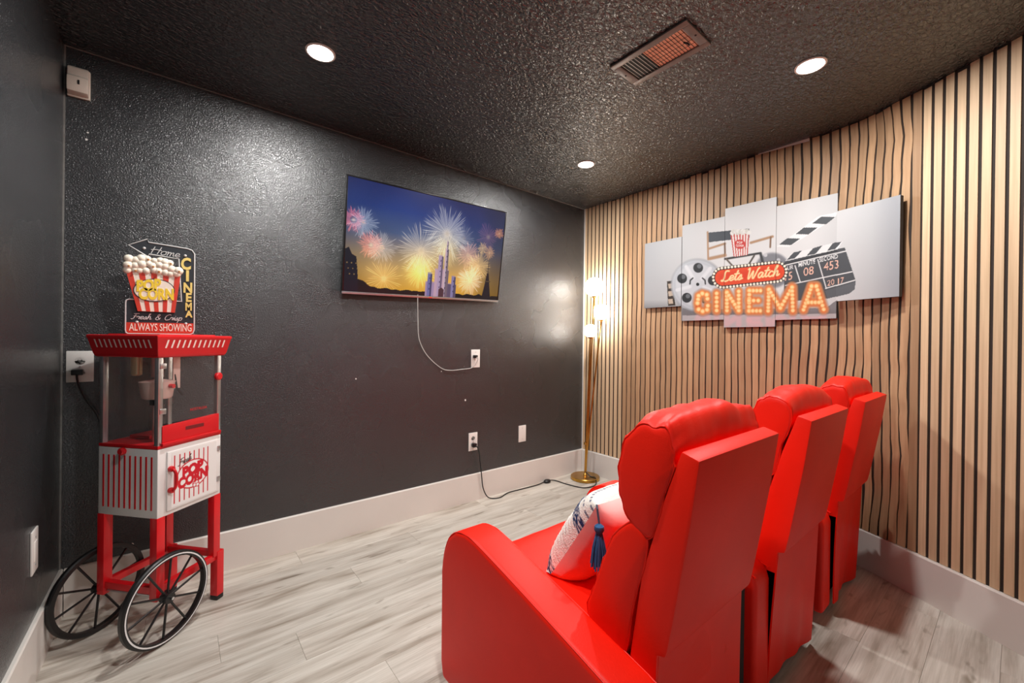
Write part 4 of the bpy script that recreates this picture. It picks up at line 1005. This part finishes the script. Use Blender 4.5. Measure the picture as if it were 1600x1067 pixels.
# ------------------------------------------------------------------ throw pillow on the near seat
pil = empty('throw_pillow', (-1.822, -1.64, .447)); tag(pil, 'blush and white throw pillow with navy tufting and blue tassels on the sofa', 'pillow')
lean = Vector((0, -.549, .835)); nf = Vector((0, .835, .549)); ux = Vector((1, 0, 0))
PS = .375; org = Vector((-.185, .034, -.028))
_l = sorted([(z, y) for y, z in LUMB[2:9]]); LZ = [a for a, c in _l]; LY = [c for a, c in _l]
def pil_pt(u, v, side):                     # u, v in 0..1
    a, c = 2*u-1, 2*v-1; bul = ((1-a**4)*(1-c**4))**.55
    px = a*(1-.05*(1-c*c)); pz = c*(1-.05*(1-a*a))
    wr = noise.noise(Vector((u*5, v*5, side*3)))*.006+noise.noise(Vector((u*14, v*9, side*7)))*.002
    q = org+ux*(PS/2*(1+px))+lean*(PS/2*(1+pz))+nf*(side*((.088 if side > 0 else .085)*bul+wr*bul))
    zw = q.z+.447; yl = float(np.interp(zw, LZ, LY))                # rests on the seat and gives way to the cushion behind it
    q.z = max(q.z, .443+(q.y-1.64+1.675)*.11-.447); q.y = max(q.y, yl+.028+1.64); return q
M_weave = mat_print('tufted_weave', .85, bump=.9, bscale=190, spec=.2)
M_blush = mat('blush_satin', (250, 238, 232), .45, var=.06, vscale=6, bump=.15, bscale=25, sheen=.2)
NP = 130
vs_ = []; cs_ = []
for j in range(NP+1):
    for i in range(NP+1):
        u, v = i/NP, j/NP; q = pil_pt(u, v, 1); col = (238, 232, 224)
        d = 0; nz_ = noise.noise(Vector((u*70, v*70, 1)))
        wob = .012*noise.noise(Vector((u*6, 5, 2)))
        if abs(v+wob-.11) < .060 or abs(v+wob-.70) < .065:
            col = (32, 56, 98) if nz_ > -.14 else (222, 220, 218); d = .004*nz_+.004
        elif .16 < v < .63:
            k = math.sin((v+wob*.6)*2*PI/.055); d = .0035*max(0, k)*(1+.6*noise.noise(Vector((u*60, v*30, 4))))
            if k < -.8 and nz_ > .05: col = (196, 186, 178)
        elif v > .78:
            if abs(v+wob-.84) < .012 or abs(v+wob-.93) < .012:
                if math.sin(u*150) > -.2: col = (120, 124, 140)
        vs_.append(q+nf*d*((1-(2*u-1)**8)*(1-(2*v-1)**8))); cs_.append(lin(col)+(1,))
fs_ = [(j*(NP+1)+i, j*(NP+1)+i+1, (j+1)*(NP+1)+i+1, (j+1)*(NP+1)+i) for j in range(NP) for i in range(NP)]
me = bpy.data.meshes.new('woven_front'); me.from_pydata([tuple(q) for q in vs_], [], fs_)
at = me.color_attributes.new('Col', 'FLOAT_COLOR', 'POINT'); at.data.foreach_set('color', np.array(cs_, np.float32).ravel())
finish('woven_front', me, M_weave, pil, True, 180)
NB = 50
b = MB().add([pil_pt(i/NB, j/NB, -1) for j in range(NB+1) for i in range(NB+1)], [(j*(NB+1)+i, (j+1)*(NB+1)+i, (j+1)*(NB+1)+i+1, j*(NB+1)+i+1) for j in range(NB) for i in range(NB)])
me = bpy.data.meshes.new('blush_back'); me.from_pydata(b.v, [], b.f); finish('blush_back', me, M_blush, pil, True, 180)
M_tassel = mat('blue_tassel_yarn', (38, 92, 140), .8, var=.2, vscale=90)
M_tie = mat('dark_tassel_cord', (56, 66, 84), .8, var=.2)
for (u, v) in ((0, 1), (1, 1)):
    q = pil_pt(u, v, 1); top = q+Vector((-.012 if u == 0 else .012, -.012, -.005)); bt = top+Vector((-.006, -.012, -.035))
    tas = MB().tube([q, top, bt], .003, 6).build('tassel', M_tie, pil)
    MB().lathe([(.004, .0), (.013, -.007), (.014, -.018), (.009, -.027)], 14, bt).build('knot', M_tassel, tas)
    b = MB()
    for k in range(34):
        a = k*2.399; rr_ = math.sqrt(k/34); p0 = bt+Vector((.007*rr_*math.cos(a), .007*rr_*math.sin(a), -.022)); p1 = bt+Vector((.026*rr_*math.cos(a), .026*rr_*math.sin(a), -.120+.006*math.sin(k*7)))
        b.tube([p0, (p0+p1)/2+Vector((.003*rr_*math.cos(a), .003*rr_*math.sin(a), 0)), p1], .0022, 5)
    b.build('fringe', M_tassel, tas)
